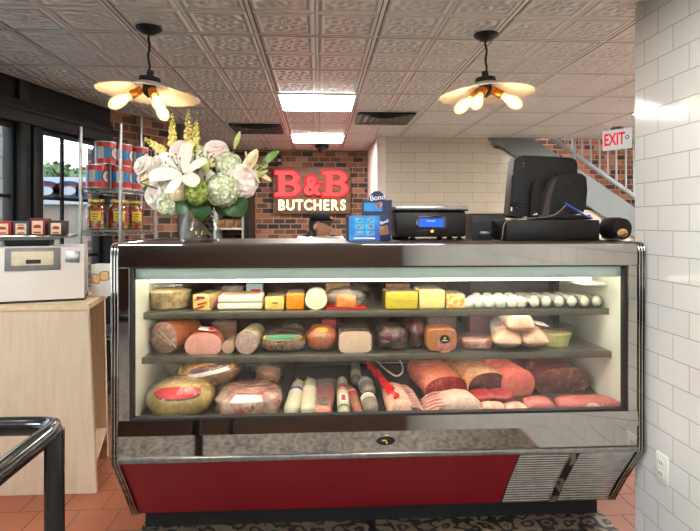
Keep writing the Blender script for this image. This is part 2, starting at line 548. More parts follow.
# left brick pier, grey column and rear side wall
L = sqrt((B[0] - A[0]) ** 2 + (B[1] - A[1]) ** 2)
o = struct(MB().b2((-.12, 0, 0), (L, .2, CEIL)).build('wall_brick_pier', 'brick'))
o.location = (A[0], A[1], 0); o.rotation_euler = (0, 0, atan2(B[1] - A[1], B[0] - A[0]))
o = struct(MB().b2((0, -.02, 0), (.12, .18, CEIL), .004).build('trim_2', 'greysteel'))
MT['dkgrey'] = M('dark grey door frame', (92, 88, 86), .5)
o.data.materials[0] = MT['dkgrey']
o.location = (B[0], B[1], 0); o.rotation_euler = (0, 0, atan2(B[1] - A[1], B[0] - A[0]) - .4)
struct(MB().b2((-1.55, B[1] + .22, 0), (-1.45, 7.2, CEIL)).build('wall_left_rear', 'bricky'))
struct(MB().cyl((0, 0, 0), (0, 0, CEIL - .01), .016).build('conduit_pipe', 'chromedull'))
cp = bpy.data.objects['conduit_pipe']; del cp['kind']
q = cw((140.5 - 350) / FPX * 4.87, 4.87); cp.location = (q[0] + .012, q[1] - .03, 0.005)
tag(cp, 'thin vertical metal conduit pipe running up the brick pier behind the wire rack', 'pipe')

# ------------------------------------------------------------------ window wall (left, angled)
D0 = Vector((.2319, .9727)); P0 = Vector((-2.038, 3.573))
WANG = atan2(D0.y, D0.x)
def ws(px):
    d = Vector(((px - 350) * cT + FPX * sT, FPX * cT - (px - 350) * sT))
    det = D0.x * -d.y + d.x * D0.y
    return (-P0.x * -d.y + -d.x * P0.y) / det if abs(det) > 1e-9 else 0
def wput(o):
    o.location = (P0.x, P0.y, 0); o.rotation_euler = (0, 0, WANG); return o
S0, S1 = -8.25, 1.16
struct(wput(MB().b2((S0, 0, 0), (S1, .1, .5)).build('wall_left', 'headerdark')))
struct(wput(MB().b2((S0, 0, 2.27), (S1, .1, CEIL)).build('wall_left_header', 'headerdark')))
mb = MB(); mb.b2((S0, -.03, 2.12), (S1, .12, 2.27), .006); mb.b2((S0, -.045, 2.2), (S1, -.03, 2.225), .003)
struct(wput(mb.build('trim_3', 'framedark')))
struct(wput(MB().b2((S0, -.05, .5), (S1, .12, .55), .006).build('trim_4', 'framedark')))
m0, m1, m2 = ws(18), ws(30), ws(41)
posts = [(m0, m1 - .012), (m1 + .012, m2), (S1 - .09, S1)]
mb = MB()
for a, b_ in posts: mb.b2((a, -.02, .55), (b_, .12, 2.12), .006)
mb.b2((m1 - .02, .02, .55), (m1 + .02, .1, 2.12))
mb.b2((m0 - .01, -.025, 2.27), (m1 - .02, 0, CEIL - .005), .004)
struct(wput(mb.build('trim_5', 'framedark')))
def window(n, a, b_, nv):
    root = wput(struct(MB().b2((a, .04, .55), (b_, .046, 2.12)).build('window_%d' % n, 'winglass', None)))
    f = MB(); t = .035
    for u in (a, b_ - t): f.b2((u, .02, .55), (u + t, .06, 2.12), .003)
    for v in (.55, 2.12 - t): f.b2((a, .02, v), (b_, .06, v + t), .003)
    f.build('window_frame', 'framedark', root)
    g = MB()
    for zz in (.75 + .02, 1.19, 1.63): g.b2((a, .033, zz - .012), (b_, .053, zz + .012), .002)
    for k in range(1, nv): 
        u = a + (b_ - a) * k / nv if n != 1 else ws(67) + (ws(67) - m2) * (k - 1); g.b2((u - .012, .033, .55), (u + .012, .053, 2.12), .002)
    g.build('muntins', 'framedark', root)
window(1, m2, S1 - .09, 2)
window(2, m0 - 1.75, m0, 3)
window(3, m0 - 3.6, m0 - 1.85, 4)
window(4, m0 - 5.45, m0 - 3.7, 4)
mb = MB()
for u in (m0 - 1.85, m0 - 3.7, m0 - 5.55): mb.b2((u, -.02, .55), (u + .1, .12, 2.12), .006)
mb.b2((S0, 0, .55), (m0 - 5.55, .1, 2.12))
struct(wput(mb.build('trim_6', 'framedark')))

# ------------------------------------------------------------------ ceiling fixtures
def ceil_light(kx, ky, label, group=None):
    x0, y0 = -.318 + .61 * kx, 2.79 + .61 * ky
    t = thing('ceiling_light', label, 'ceiling light', (x0 + .305, y0 + .305, CEIL - .012), 0, group)
    f = MB()
    for sgn in (-1, 1):
        f.box((sgn * .295, 0, .004), (.02, .61, .012)); f.box((0, sgn * .295, .004), (.57, .02, .012))
    f.build('frame', 'white', t)
    MB().box((0, 0, .006), (.57, .57, .006)).build('diffuser', 'panel', t)
ceil_light(0, 2, 'lit white square ceiling panel, nearer of the two in front of the sign')
ceil_light(0, 5, 'lit white square ceiling panel nearest the brick back wall')
for kx, ky in ((-2, -3), (1, -3), (-2, -7), (1, -7), (-4, -5), (-1, -10), (2, -10), (5, 2), (6, 3), (6, 2)):  # unseen panels added behind the camera and at rear right for fill light
    ceil_light(kx, ky, 'unseen lit ceiling panel added to brighten the room', 'added ceiling panels out of view')
def vent(kx, ky, label):
    x0, y0 = -.318 + .61 * kx, 2.79 + .61 * ky
    t = thing('ceiling_vent', label, 'vent', (x0 + .305, y0 + .305, CEIL - .02), 0)
    MB().box((0, 0, .014), (.5, .5, .008)).build('backing', 'black', t)
    for i, r in enumerate((.25, .19, .13, .07)):
        f = MB()
        for a in range(4):
            m = Matrix.Rotation(a * pi / 2, 4, 'Z')
            f.rings([[m @ Vector(p) for p in ((-r, -r, 0), (r, -r, 0), (r, -r, .004), (-r, -r, .004))],
                     [m @ Vector(p) for p in ((-r + .045, -r + .045, .012), (r - .045, -r + .045, .012), (r - .045, -r + .045, .016), (-r + .045, -r + .045, .016))]])
        f.build('louver', MT['ventgrey'], t)
MT['ventgrey'] = M('dark grey vent metal', (84, 80, 78), .4, .4)
vent(-1, 4, 'dark square ceiling vent above the flowers, left of the lit panels')
vent(1, 3, 'dark square ceiling vent right of the lit panels')
t = thing('ceiling_camera', 'small black dome security camera on the ceiling in front of the brick wall', 'camera', (X(322, 6.7), 6.7, CEIL + .002))
MB().lathe([(.001, 0), (.085, 0), (.085, -.03), (.06, -.05), (.001, -.05)], 24).build('housing', 'black', t)
MB().lathe([(.055, -.05), (.05, -.075), (.03, -.095), (.001, -.1)], 24).build('dome', 'blackgloss', t)

MT['shadein'] = M('white enamel lamp shade', (236, 222, 206), .4, 0, (230, 214, 196), 8)
MT['brass'] = M('aged brass socket', (190, 120, 50), .3, .85, (160, 96, 38), 60)
MT['filament'] = EM('glowing filament', (1, .78, .5, 1), 90)
def bulbglass():
    t = NT('warm lit bulb glass')
    e = t.n('ShaderNodeEmission'); e.inputs[0].default_value = (1, .76, .42, 1); e.inputs[1].default_value = 2.3
    tr = t.n('ShaderNodeBsdfTransparent'); tr.inputs[0].default_value = (1, .86, .6, 1)
    mx = t.n('ShaderNodeMixShader'); mx.inputs[0].default_value = .4
    t.l(tr.outputs[0], mx.inputs[1]); t.l(e.outputs[0], mx.inputs[2]); t.l(mx.outputs[0], t.out.inputs[0])
    return t.m
MT['bulb'] = bulbglass()
def pendant(px, py, Y, tilt, az, label, rr):
    p = P(px, py, Y)
    t = thing('pendant_lamp', label, 'pendant lamp', (p.x, p.y, p.z))
    M4 = Matrix.Rotation(tilt, 4, 'Y')
    sh = [(.02, .045), (.06, .04), (.09, .022), (rr * .6, .005), (rr, -.018), (rr, -.021), (rr * .6, .001), (.09, .017), (.06, .035), (.02, .04)]
    MB().lathe(sh, 48, M4).build('lamp_shade', 'shadein', t)
    hb = MB(); hb.lathe([(.001, .1), (.016, .1), (.018, .07), (.05, .066), (.055, .045), (.05, .04), (.03, .03), (.034, -.01), (.001, -.035)], 24, M4)
    hb.build('socket_hub', 'black', t)
    top = CEIL - p.z
    pts = [(0, 0, .095)] + [(.004 * sin(k * 1.7), .003 * cos(k), .095 + (top - .1) * k / 8) for k in range(1, 8)] + [(0, 0, top - .01)]
    MB().tube(pts, .006).build('cord', 'black', t)
    MB().lathe([(.001, top - .035), (.03, top - .03), (.062, top - .008), (.062, top), (.001, top)], 24).build('canopy', 'black', t)
    for a in az:
        m = M4 @ Matrix.Rotation(a, 4, 'Z') @ Matrix.Translation((.035, 0, .0)) @ Matrix.Rotation(radians(180 - 52), 4, 'Y')
        s = MB(); s.lathe([(.001, 0), (.02, 0), (.022, .02), (.019, .024), (.022, .03), (.022, .055), (.016, .06), (.001, .06)], 20, m)
        so = s.build('bulb_socket', 'brass', t)
        g = MB(); g.lathe([(.014, .058), (.017, .075), (.027, .105), (.031, .13), (.027, .155), (.014, .172), (.001, .178)], 20, m)
        g.build('bulb', 'bulb', so)
        f = MB()
        pts = []
        for k in range(9):
            q = k / 8 * 2 * pi
            f.tube([m @ Vector((.011 * cos(q), .011 * sin(q), .085)), m @ Vector((.014 * cos(q + .4), .014 * sin(q + .4), .15))], .0022, 4)
        f.build('filament', 'filament', so)
    return t
pendant(149, 91, 2.72, radians(4.5), (radians(205), radians(-52), radians(75)), 'round white disc pendant lamp with bare filament bulbs on the left, above the flowers', .245)
pendant(486, 91, 2.72, radians(-3), (radians(-35), radians(190), radians(232)), 'round white disc pendant lamp with three filament bulbs on the right', .24)

# ------------------------------------------------------------------ exit sign
MT['exitwhite'] = EM('lit exit sign face', (.62, .60, .56, 1), .8)
MT['exitred'] = EM('lit red exit letters', (.95, .01, .05, 1), .85)
p = P(617, 139.6, 5.3)
t = thing('exit_sign', 'white exit sign with red letters hanging from the ceiling by the stair railing', 'exit sign', p, radians(-57))
MB().box((0, 0, 0), (.29, .03, .2), None, .004).build('sign_box', 'exitwhite', t)
text('lettering', 'EXIT', .17, 'exitred', t, Matrix.Translation((-.02, -.0165, 0)) @ FRONT, .001, .004, .62)
mb = MB(); mb.cyl((.0, 0, .09), (.0, 0, CEIL - p.z - .001), .012, None, 10); mb.lathe([(.001, CEIL - p.z - .02), (.06, CEIL - p.z - .02), (.06, CEIL - p.z - .001), (.001, CEIL - p.z - .001)], 20); mb.build('mounting_stem', 'greysteel', t)
m2_ = MB(); m2_.rings([[Vector((.112 + r * cos(2 * pi * k / 20), -.0165, .01 + r * sin(2 * pi * k / 20))) for k in range(20)] for r in (.02, .012)], False, False); m2_.build('round_mark', 'black', t)
# ------------------------------------------------------------------ staircase
t = thing('staircase', 'grey steel staircase rising to the left behind the tile wall, with balusters', 'staircase', (0, 6.02, 0))
def L2(px, py, Y=6.02): 
    q = P(px, py, Y); return (q.x, q.z)
up = lambda px: 136 + .68 * (px - 530)
lo = lambda px: 139.5 + .674 * (px - 490)
mb = MB(); mb.extrude([L2(489, up(489)), L2(640, up(640)), L2(640, lo(640)), L2(489, lo(489))], 0, .045); mb.build('stringer', 'greysteel', t)
mb = MB(); rl = lambda px: 136 + .707 * (px - 550)
a, b_ = L2(505, rl(505)), L2(640, rl(640))
mb.tube([(a[0], .02, a[1]), (b_[0], .02, b_[1])], .026, 8); mb.build('bottom_rail', 'railsteel', t)
MB().tube([(a[0], .02, a[1] + .85), (b_[0], .02, b_[1] + .85)], .026, 8).build('handrail', 'railsteel', t)
for px in (556.5, 566.3, 583, 592, 600.7, 609, 617.5, 627, 635):
    q = L2(px, rl(px)); MB().cyl((q[0], .02, q[1]), (q[0], .02, q[1] + .84), .0105, None, 8).build('baluster', 'railsteel', t)
q = L2(574.5, rl(574.5)); MB().box((q[0], .02, q[1] + .42 - .12), (.04, .04, 1.08), None, .003).build('newel_post', 'railsteel', t)
xs, zs = L2(640, up(640) + 6); x1, z1 = L2(495, up(495) + 6)
for k in range(8):
    f = k / 8; 
    MB().b2((xs + (x1 - xs) * f - .22, .05, zs + (z1 - zs) * f - .2), (xs + (x1 - xs) * f + .03, 1.0, zs + (z1 - zs) * f - .17)).build('tread', 'greysteel', t)
ld = bpy.data.lights.new('stairwell lamp', 'AREA'); ld.size = .5; ld.energy = 110; ld.color = (1, .95, .88)
lo_ = bpy.data.objects.new('stairwell_lamp', ld); COL.objects.link(lo_); lo_.location = (2.2, 6.7, 3.97)

# ------------------------------------------------------------------ neon sign
MT['signwood'] = wood_mat('weathered sign boards', (86, 62, 48), (120, 92, 72), .7, 'x')
MT['neonred'] = EM('glowing red letter face', (1.0, .085, .085, 1), 1.55)
MT['neonhalo'] = EM('red letter glow edge', (1.0, .012, .02, 1), 1.6)
MT['neonwhite'] = EM('warm white neon letter', (1, .86, .5, 1), 1.9)
YS = 7.13
c0, c1 = P(272.6, 213.5, YS), P(351, 167, YS)
t = thing('neon_sign', 'wooden sign with glowing red and white shop lettering on the brick wall', 'neon sign', ((c0.x + c1.x) / 2, 7.2, (c0.z + c1.z) / 2))
MB().box((0, -.03, 0), (c1.x - c0.x, .05, c1.z - c0.z), None, .004).build('backboard', 'signwood', t)
ox, oz = t.location.x, t.location.z
def bigB(px0, px1, py0, py1, mat, off, y0, y1, name):
    a, b_ = P(px0, py1, YS), P(px1, py0, YS)
    x0, x1, z0, z1 = a.x - ox - off, b_.x - ox + off, a.z - oz - off, b_.z - oz + off
    w_, h_ = x1 - x0, z1 - z0
    mb = MB(); T = h_ * .145 + off * .6
    mb.b2((x0 + w_ * .13, y0, z0), (x0 + w_ * .13 + w_ * .25, y1, z1))
    mb.b2((x0, y0, z0), (x0 + w_ * .6, y1, z0 + T)); mb.b2((x0, y0, z1 - T), (x0 + w_ * .6, y1, z1))
    zm = z0 + h_ * .53
    mb.b2((x0 + w_ * .3, y0, zm - T * .45), (x0 + w_ * .6, y1, zm + T * .45))
    for za, zb, xr in ((z0, zm + T * .45, x1), (zm - T * .45, z1, x1 - w_ * .05)):
        cz, R = (za + zb) / 2, (zb - za) / 2
        xc = x0 + w_ * .55; RX = xr - xc
        def ring(y, k):
            return None
        rr = []
        for i in range(17):
            q = -pi / 2 + pi * i / 16
            o_ = (xc + RX * cos(q), cz + R * sin(q)); ii = (xc + (RX - w_ * .25) * cos(q), cz + (R - T) * sin(q))
            rr.append([Vector((o_[0], y0, o_[1])), Vector((ii[0], y0, ii[1])), Vector((ii[0], y1, ii[1])), Vector((o_[0], y1, o_[1]))])
        mb.rings(rr)
    return mb.build(name, mat, t, False)
for (a, b_) in ((275.5, 300.5), (322.5, 348)):
    bigB(a, b_, 171.2, 196.3, 'neonhalo', .015, -.075, -.058, 'letter_edge')
    bigB(a, b_, 171.2, 196.3, 'neonred', 0, -.1, -.076, 'letter')
pa = P(312, 186.5, YS)
for off, y, mt, nm in ((.035, -.065, 'neonhalo', 'letter_edge'), (.012, -.09, 'neonred', 'letter')):
    text(nm, '&', .34, mt, t, Matrix.Translation((pa.x - ox, y, pa.z - oz)) @ FRONT, .01, off, .95)
word = 'BUTCHERS'
xs_ = [281.5, 290.5, 299.3, 308.2, 317.7, 326.2, 334.4, 343]
for ch, px in zip(word, xs_):
    pa = P(px, 205.6, YS)
    text('letter', ch, .188, 'neonwhite', t, Matrix.Translation((pa.x - ox, -.08, pa.z - oz)) @ FRONT, .012, .006, .86)
# small dark bottle-like wall speaker above the sign's corner
p = P(279.5, 160, 7.14)
t2 = thing('wall_sconce', 'small dark wall fixture with a pale front above the corner of the neon sign', 'wall fixture', (p.x, 7.2, p.z))
MB().box((0, -.035, 0), (.055, .07, .13), None, .008).build('housing', 'black', t2)
MB().box((0, -.073, -.005), (.035, .006, .035), None, .002).build('front_panel', 'plaster', t2)

# ------------------------------------------------------------------ white shelf against the back wall
t = thing('shelf_unit', 'white open shelf unit with packaged goods at the back left, behind the vase', 'shelf unit', (X(232, 6.9), 6.9, 0))
w2 = X(244, 6.7) - X(216, 6.7); hh = Z(232, 200, 6.7)
mb = MB(); 
for sgn in (-1, 1): mb.box((sgn * w2 / 2, 0, hh / 2), (.03, .5, hh), None, .003)
mb.build('side_panel', 'white', t)
for zz in (.3, .7, 1.1, 1.38, hh - .02): MB().box((0, 0, zz), (w2 - .035, .5, .025), None, .003).build('shelf', 'white', t)
MT['kraft'] = M('tan packaged goods', (178, 138, 92), .5, 0, (120, 82, 50), 12)
for k in range(3):
    o = MB().box((0, 0, .05), (.1, .3, .1), None, .01).build('carton', 'kraft'); o.location = (t.location.x - .11 + .11 * k, 6.85, 1.3925)
    tag(o, 'tan carton in a row on the white shelf behind the vase', 'carton', 'cartons on the white shelf')
o = MB().b2((X(245, 6.62), 6.62, 0), (X(249.5, 6.62), 7.19, Z(247, 190, 6.62))).build('end_panel', 'black')
tag(o, 'dark upright end panel right of the white shelf against the brick wall', 'panel')

# ------------------------------------------------------------------ outside
MT['asphalt'] = M('pale concrete paving', (140, 136, 130), .8, 0, (124, 120, 114), 2)
struct(MB().b2((-40, -25, -.1), (-1, 45, -.055)).build('ground', 'asphalt'))
MT['muralwall'] = M('white painted wall', (176, 180, 188), .8)
MT['navy'] = M('navy paint', (30, 38, 66), .7); MT['mred'] = M('faded red paint', (138, 56, 58), .7); MT['mblue'] = M('pale blue paint', (110, 150, 176), .7)
MT['beigewall'] = M('beige stucco', (150, 138, 124), .85, 0, (136, 124, 110), 2)
t = thing('mural_building', 'long low building across the street with painted circles on its white wall', 'building', (-6.2, 12.6, 0))
zt = Z(60, 177, 12.6); zm = Z(60, 200, 12.6)
MB().b2((-5.5, 0, zm), (4.8, 2, zt), .01).build('painted_wall', 'muralwall', t)
MB().b2((-5.5, .06, 0), (4.8, 2, zm)).build('lower_wall', 'beigewall', t)
MB().b2((-5.5, -.1, zm - .1), (4.8, .05, zm)).build('ledge', 'muralwall', t)
for px in (46, 69, 92, 115):
    q = P(px, 190, 12.6); cx, cz = q.x + 6.2, q.z - .02
    for r, mt, y in ((.30, 'navy', -.02), (.13, 'muralwall', -.03)):
        mb = MB(); mb.rings([[Vector((cx + r * 1.25 * cos(2 * pi * k / 24), yy, cz + r * sin(2 * pi * k / 24) * .75)) for k in range(24)] for yy in (0, y)]); mb.build('painted_circle', mt, t)
    mb = MB(); mb.b2((cx - .34, -.026, cz + .06), (cx + .3, 0, cz + .12)); mb.build('painted_stripe', 'mred', t)
for k in range(6): MB().b2((-5 + k * 1.5, .0, 0), (-4.85 + k * 1.5, .06, zm - .1)).build('pilaster', 'browndark', t)
MT['bark'] = M('bark', (92, 74, 60), .9)
def leafmat(n, a, b_):
    return M(n, a, .6, 0, b_, 3)
MT['tree'] = leafmat('tree leaves', (74, 100, 52), (104, 128, 74))
def tree(x, y, h, r, label, seed):
    t = thing('leafy_tree', label, 'tree', (x, y, -.055))
    MB().tube([(0, 0, 0), (.05, 0, h * .4), (0, .05, h * .7)], [.14, .11, .06]).build('trunk', 'bark', t)
    rnd = random.Random(seed); mb = MB()
    for k in range(1500):
        d = Vector((rnd.gauss(0, 1), rnd.gauss(0, 1), rnd.gauss(0, 1))).normalized()
        rad = r * (.55 + .45 * rnd.random()) * (1 + .25 * noise.noise(d * 2 + Vector((seed, 0, 0))))
        c = Vector((0, 0, h * .72)) + Vector((d.x * rad * 1.25, d.y * rad, d.z * rad * .75))
        a = Vector((rnd.uniform(-1, 1), rnd.uniform(-1, 1), rnd.uniform(-1, 1))).normalized() * .13; b_ = a.orthogonal().normalized() * .08
        mb.face([c - a, c + b_, c + a, c - b_])
    mb.build('foliage', 'tree', t, False, fix=False)
tree(X(54, 17), 17, 3.7, .85, 'pale green tree beyond the mural wall, left of the window bar', 1)
tree(X(84, 20), 20, 4.0, .8, 'pale green tree beyond the mural wall, right of the window bar', 2)
tree(X(10, 18.5), 18.5, 4.0, .85, 'pale green tree beyond the mural wall behind the dark mullion', 3)
MT['stone'] = brick_mat('grey brown stone', 'xz', .4, .2)
MT['stone2'] = tile_mat('pale stone column', 'xz', .45, .22, 0, 0, (140, 130, 124), (104, 96, 92), .8, .01)
o = MB().b2((-.22, 0, 0), (.22, .4, 3.4)).build('stone_column', 'stone2'); o.location = (X(5, 5.9) - .02, 5.9, -.055)
tag(o, 'pale stone column outside the far left window', 'column')
# ------------------------------------------------------------------ refrigerated display case
def wb(mb, name, mat, root, **k):
    bmesh.ops.translate(mb.bm, verts=mb.bm.verts, vec=-root.location)
    return mb.build(name, mat, root, **k)
YF = 2.262
TOPZ = 1.365
xl0, xr0 = X(110, YF), 1.416
xa, xb = X(118, YF), X(637.5, YF)
LI, RI = -.785, 1.363
case = thing('display_case', 'long chrome refrigerated deli case with glass front, red base panel and food inside', 'display case', ((xl0 + xr0) / 2, YF, 0))
MT['toplam'] = M('dark brown counter top', (50, 38, 31), .5, 0, (70, 52, 42), 6)
MT['valance'] = M('pale blue grey valance', (214, 228, 228), .35, 0, (206, 220, 222), 3)
def transl(name, col, f):
    t = NT(name); d = t.n('ShaderNodeBsdfDiffuse'); d.inputs[0].default_value = lin(col)
    q = t.n('ShaderNodeBsdfTranslucent'); q.inputs[0].default_value = lin(col)
    mx = t.n('ShaderNodeMixShader'); mx.inputs[0].default_value = f
    t.l(d.outputs[0], mx.inputs[1]); t.l(q.outputs[0], mx.inputs[2]); t.l(mx.outputs[0], t.out.inputs[0]); return t.m
MT['valance'] = transl('pale blue grey translucent valance', (206, 218, 220), .22)
MT['shelfsteel'] = M('shelf steel', (150, 147, 138), .3, .85, (130, 127, 120), 30)
MT['strip'] = M('grey price strip', (104, 98, 88), .3, .4, (86, 81, 73), 10)
MT['reardoor'] = M('brown tinted rear door', (74, 60, 52), .12, 0, (44, 36, 32), 5, spec=.8)
MT['reardoor2'] = M('grey tinted rear door', (112, 106, 100), .2, 0, (84, 78, 74), 4, spec=.6)
MT['ribs'] = M('ribbed stainless', (190, 188, 184), .2, 1.0, (170, 168, 166), 20)
prof = [(3.12, 1.36), (2.29, 1.36), (2.272, 1.348), (2.27, 1.33), (2.27, .475), (2.43, .25), (2.51, .13), (2.56, .10), (3.12, .10)]
for side, pxs in ((-1, (111.4, 114.3, 117.2)), (1, None)):
    if side < 0: cxs = [X(p, YF) for p in pxs]; e0, e1 = xl0 + .003, xa
    else: cxs = [xr0 - .0055, xr0 - .018, xr0 - .0305]; e0, e1 = xb, xr0 - .001
    wb(MB().extx(prof, e0, e1), 'end_panel', 'blackgloss', case)
    for c in cxs:
        path = [(c, 3.1, 1.364), (c, 2.30, 1.364), (c, 2.28, 1.36), (c, 2.268, 1.35), (c, 2.264, 1.33), (c, 2.264, .9), (c, 2.264, .48), (c, 2.268, .462), (c, 2.425, .247), (c, 2.505, .127)]
        wb(MB().tube(path, .0042, 10), 'bumper_strip', 'chrome', case)
# front frame
wb(MB().b2((xa, YF, 1.268), (xb, 2.31, 1.36), .001), 'header_panel', 'chrome', case, smooth=False)
xs0, xs1 = X(129.5, YF), X(628, YF)
wb(MB().b2((xa, YF, .637), (xs0, 2.31, 1.267), .003), 'stile', 'chrome', case, smooth=False)
wb(MB().b2((xs1, YF, .637), (xb, 2.31, 1.267), .003), 'stile', 'chrome', case, smooth=False)
g = MB()
g.b2((xs0, 2.268, .637), (xs0 + .012, 2.30, 1.267)); g.b2((xs1 - .012, 2.268, .637), (xs1, 2.30, 1.267)); g.b2((xs0 + .012, 2.268, .637), (xs1 - .012, 2.30, .645)); g.b2((xs0 + .012, 2.268, 1.262), (xs1 - .012, 2.30, 1.267))
wb(g, 'gasket', 'rubber', case)
wb(MB().extx([(2.2535, .577), (2.2622, .6365), (2.31, .6365), (2.31, .577)], xa, xb), 'sill_rail', 'chrome', case, smooth=False)
wb(MB().b2((xa, YF, .486), (xb, 2.31, .5755), .002), 'lower_panel', 'chrome', case, smooth=False)
wb(MB().b2((xa, 2.256, .462), (xb, 2.30, .484), .004), 'lip_trim', 'chromedull', case)
xg = X(521, YF)
wb(MB().extx([(2.276, .461), (2.44, .244), (2.515, .125), (2.54, .125), (2.47, .244), (2.30, .461)], xa, xg), 'red_panel', 'red', case)
mb = MB(); n = 21
pl = [Vector((2.276, .461)), Vector((2.44, .244)), Vector((2.515, .125))]
l0 = (pl[1] - pl[0]).length; l1 = (pl[2] - pl[1]).length
def along(f):
    d = f * (l0 + l1)
    return pl[0].lerp(pl[1], d / l0) if d <= l0 else pl[1].lerp(pl[2], (d - l0) / l1)
pf = []
for k in range(n * 10 + 1):
    f = k / (n * 10); q = along(f); d = .0085 * abs(sin(pi * n * f)) ** .45
    pf.append((q.x - d * .8 + .005, q.y - d * .6))
pf += [(2.55, .125), (2.31, .461)]
wb(mb.extx(pf, xg + .004, xb), 'ribbed_grille', 'ribs', case, ang=60)
xp = X(577, YF)
wb(MB().extx([(2.268, .461), (2.43, .244), (2.505, .125), (2.515, .125), (2.44, .244), (2.278, .461)], xp - .02, xp + .02), 'grille_post', 'chrome', case)
wb(MB().b2((xl0 + .03, 2.62, .001), (xr0 - .03, 3.08, .13)), 'kick_base', 'rubber', case)
wb(MB().b2((xl0 + .04, 2.56, .13), (xr0 - .035, 3.12, .54)), 'base_box', 'greysteel', case)
wb(MB().b2((xl0 + .036, 2.262, 1.3601), (xr0 - .036, 3.0, TOPZ)), 'counter_top', 'toplam', case)
# liner
wb(MB().b2((xa, 2.311, .545), (LI, 3.06, 1.33)), 'liner_wall', 'casewhite', case)
wb(MB().b2((RI, 2.311, .545), (xb + .001, 3.06, 1.33)), 'liner_wall', 'casewhite', case)
wb(MB().b2((LI, 2.311, 1.30), (RI, 3.06, 1.34)), 'liner_roof', 'casewhite', case)
wb(MB().extx([(2.312, .545), (2.312, .585), (3.04, .6725), (3.04, .545)], LI, RI), 'deck', 'shelfsteel', case)
wb(MB().b2((LI + .002, 2.318, 1.212), (RI - .002, 2.326, 1.2675)), 'light_valance', 'valance', case)
tb = wb(MB().b2((LI + .01, 2.50, 1.191), (X(593, 2.5), 2.545, 1.203), .003), 'light_housing', 'white', case)
wb(MB().b2((LI + .015, 2.503, 1.178), (X(592, 2.5), 2.542, 1.1905), .006), 'light_tube', 'tube', case).parent = case
wb(MB().cyl((LI + .03, 2.345, 1.24), (RI - .03, 2.345, 1.24), .011, None, 10), 'light_tube', EM('added canopy tube', (1, .88, .70, 1), 19.0), case)  # second tube, added out of sight behind the valance to brighten the food
wb(MB().b2((1.24, 2.48, 1.155), (RI - .001, 2.80, 1.172), .003), 'shelf_bracket', 'white', case)
# glass panes
xj = X(372.7, YF)
for a, b_ in ((xs0 + .005, xj - .0015), (xj + .0015, xs1 - .005)):
    wb(MB().b2((a, 2.276, .645), (b_, 2.281, 1.262)), 'front_glass', 'glass', case)
# shelves
SH1, SH2 = 1.047, .852
for z, yf, yb in ((SH1, 2.475, 2.84), (SH2, 2.452, 2.88)):
    sh = wb(MB().b2((LI + .001, yf, z - .008), (RI - .001, yb, z), .001), 'shelf', 'shelfsteel', case)
    m = MB(); m.b2((LI + .001, yf - .012, z - .028), (RI - .001, yf - .001, z + .002), .003)
    bmesh.ops.translate(m.bm, verts=m.bm.verts, vec=-case.location); st = m.build('price_strip', 'strip', sh)
    m = MB()
    for px in (158, 372, 586):
        m.b2((X(px, yf) - .012, yf, z - .03), (X(px, yf) + .012, yb + .1, z - .009))
    bmesh.ops.translate(m.bm, verts=m.bm.verts, vec=-case.location); m.build('shelf_arm', 'shelfsteel', sh)
MT['tube2'] = EM('added warm shelf tube', (1, .80, .66, 1), 16.0)
MT['tube3'] = EM('lit pink meat tube', (1, .66, .56, 1), 30.0)
wb(MB().cyl((LI + .03, 2.49, SH1 - .022), (RI - .03, 2.49, SH1 - .022), .007, None, 10), 'shelf_tube', 'tube2', case)  # unseen warm tubes added behind the shelf lips to light the food
wb(MB().cyl((LI + .03, 2.49, SH2 - .022), (X(400, 2.49), 2.49, SH2 - .022), .007, None, 10), 'shelf_tube', 'tube2', case)
wb(MB().cyl((X(402, 2.49), 2.49, SH2 - .022), (X(585, 2.49), 2.49, SH2 - .022), .007, None, 10), 'shelf_tube', 'tube3', case)
# sliding rear doors
xe = [LI, X(380, 3.0), X(466, 3.0), X(555, 3.0), RI]
xe[1:1] = [X(262, 3.0)]
for i in range(5):
    a, b_ = xe[i], xe[i + 1]
    yy = 3.0 + .02 * (i % 2)
    d = wb(MB().b2((a + .01, yy, .675), (b_ - .01, yy + .01, 1.299)), 'rear_door', 'reardoor' if i < 3 else 'reardoor2', case)
    m = MB(); t_ = .028
    m.b2((a, yy - .006, .675), (a + t_, yy + .016, 1.299)); m.b2((b_ - t_, yy - .006, .675), (b_, yy + .016, 1.299))
    m.b2((a + t_, yy - .006, .675), (b_ - t_, yy + .016, .70)); m.b2((a + t_, yy - .006, 1.27), (b_ - t_, yy + .016, 1.299))
    bmesh.ops.translate(m.bm, verts=m.bm.verts, vec=-case.location); m.build('door_frame', 'rubber', d)
# oval badge
p = P(385.5, 440.3, YF)
bd = MB(); 
def ov(a, c, y): return [Vector((p.x + a * cos(2 * pi * k / 32), y, p.z + c * sin(2 * pi * k / 32))) for k in range(32)]
bd.rings([ov(.044, .022, YF), ov(.044, .022, YF - .003), ov(.041, .02, YF - .005)])
bo = wb(bd, 'maker_badge', 'blackgloss', case)
MT['yellow'] = M('yellow paint', (224, 186, 30), .5); MT['silver'] = M('silver print', (150, 150, 150), .4, .5)
m = MB(); pts = [(-.016, .0035), (-.002, .0045), (.003, .004), (.006, -.003), (.009, -.0125), (.005, -.014), (.0, -.006), (-.003, -.0005), (-.015, -.001)]
m.extrude([(p.x + a, p.z + b_) for a, b_ in pts], YF - .0065, YF - .004)
bmesh.ops.translate(m.bm, verts=m.bm.verts, vec=-case.location); m.build('yellow_mark', 'yellow', bo)
m = MB(); r2 = [[Vector((p.x + a * cos(2 * pi * k / 32), YF - .0052, p.z + c * sin(2 * pi * k / 32))) for k in range(32)] for a, c in ((.0435, .0215), (.0405, .0195))]
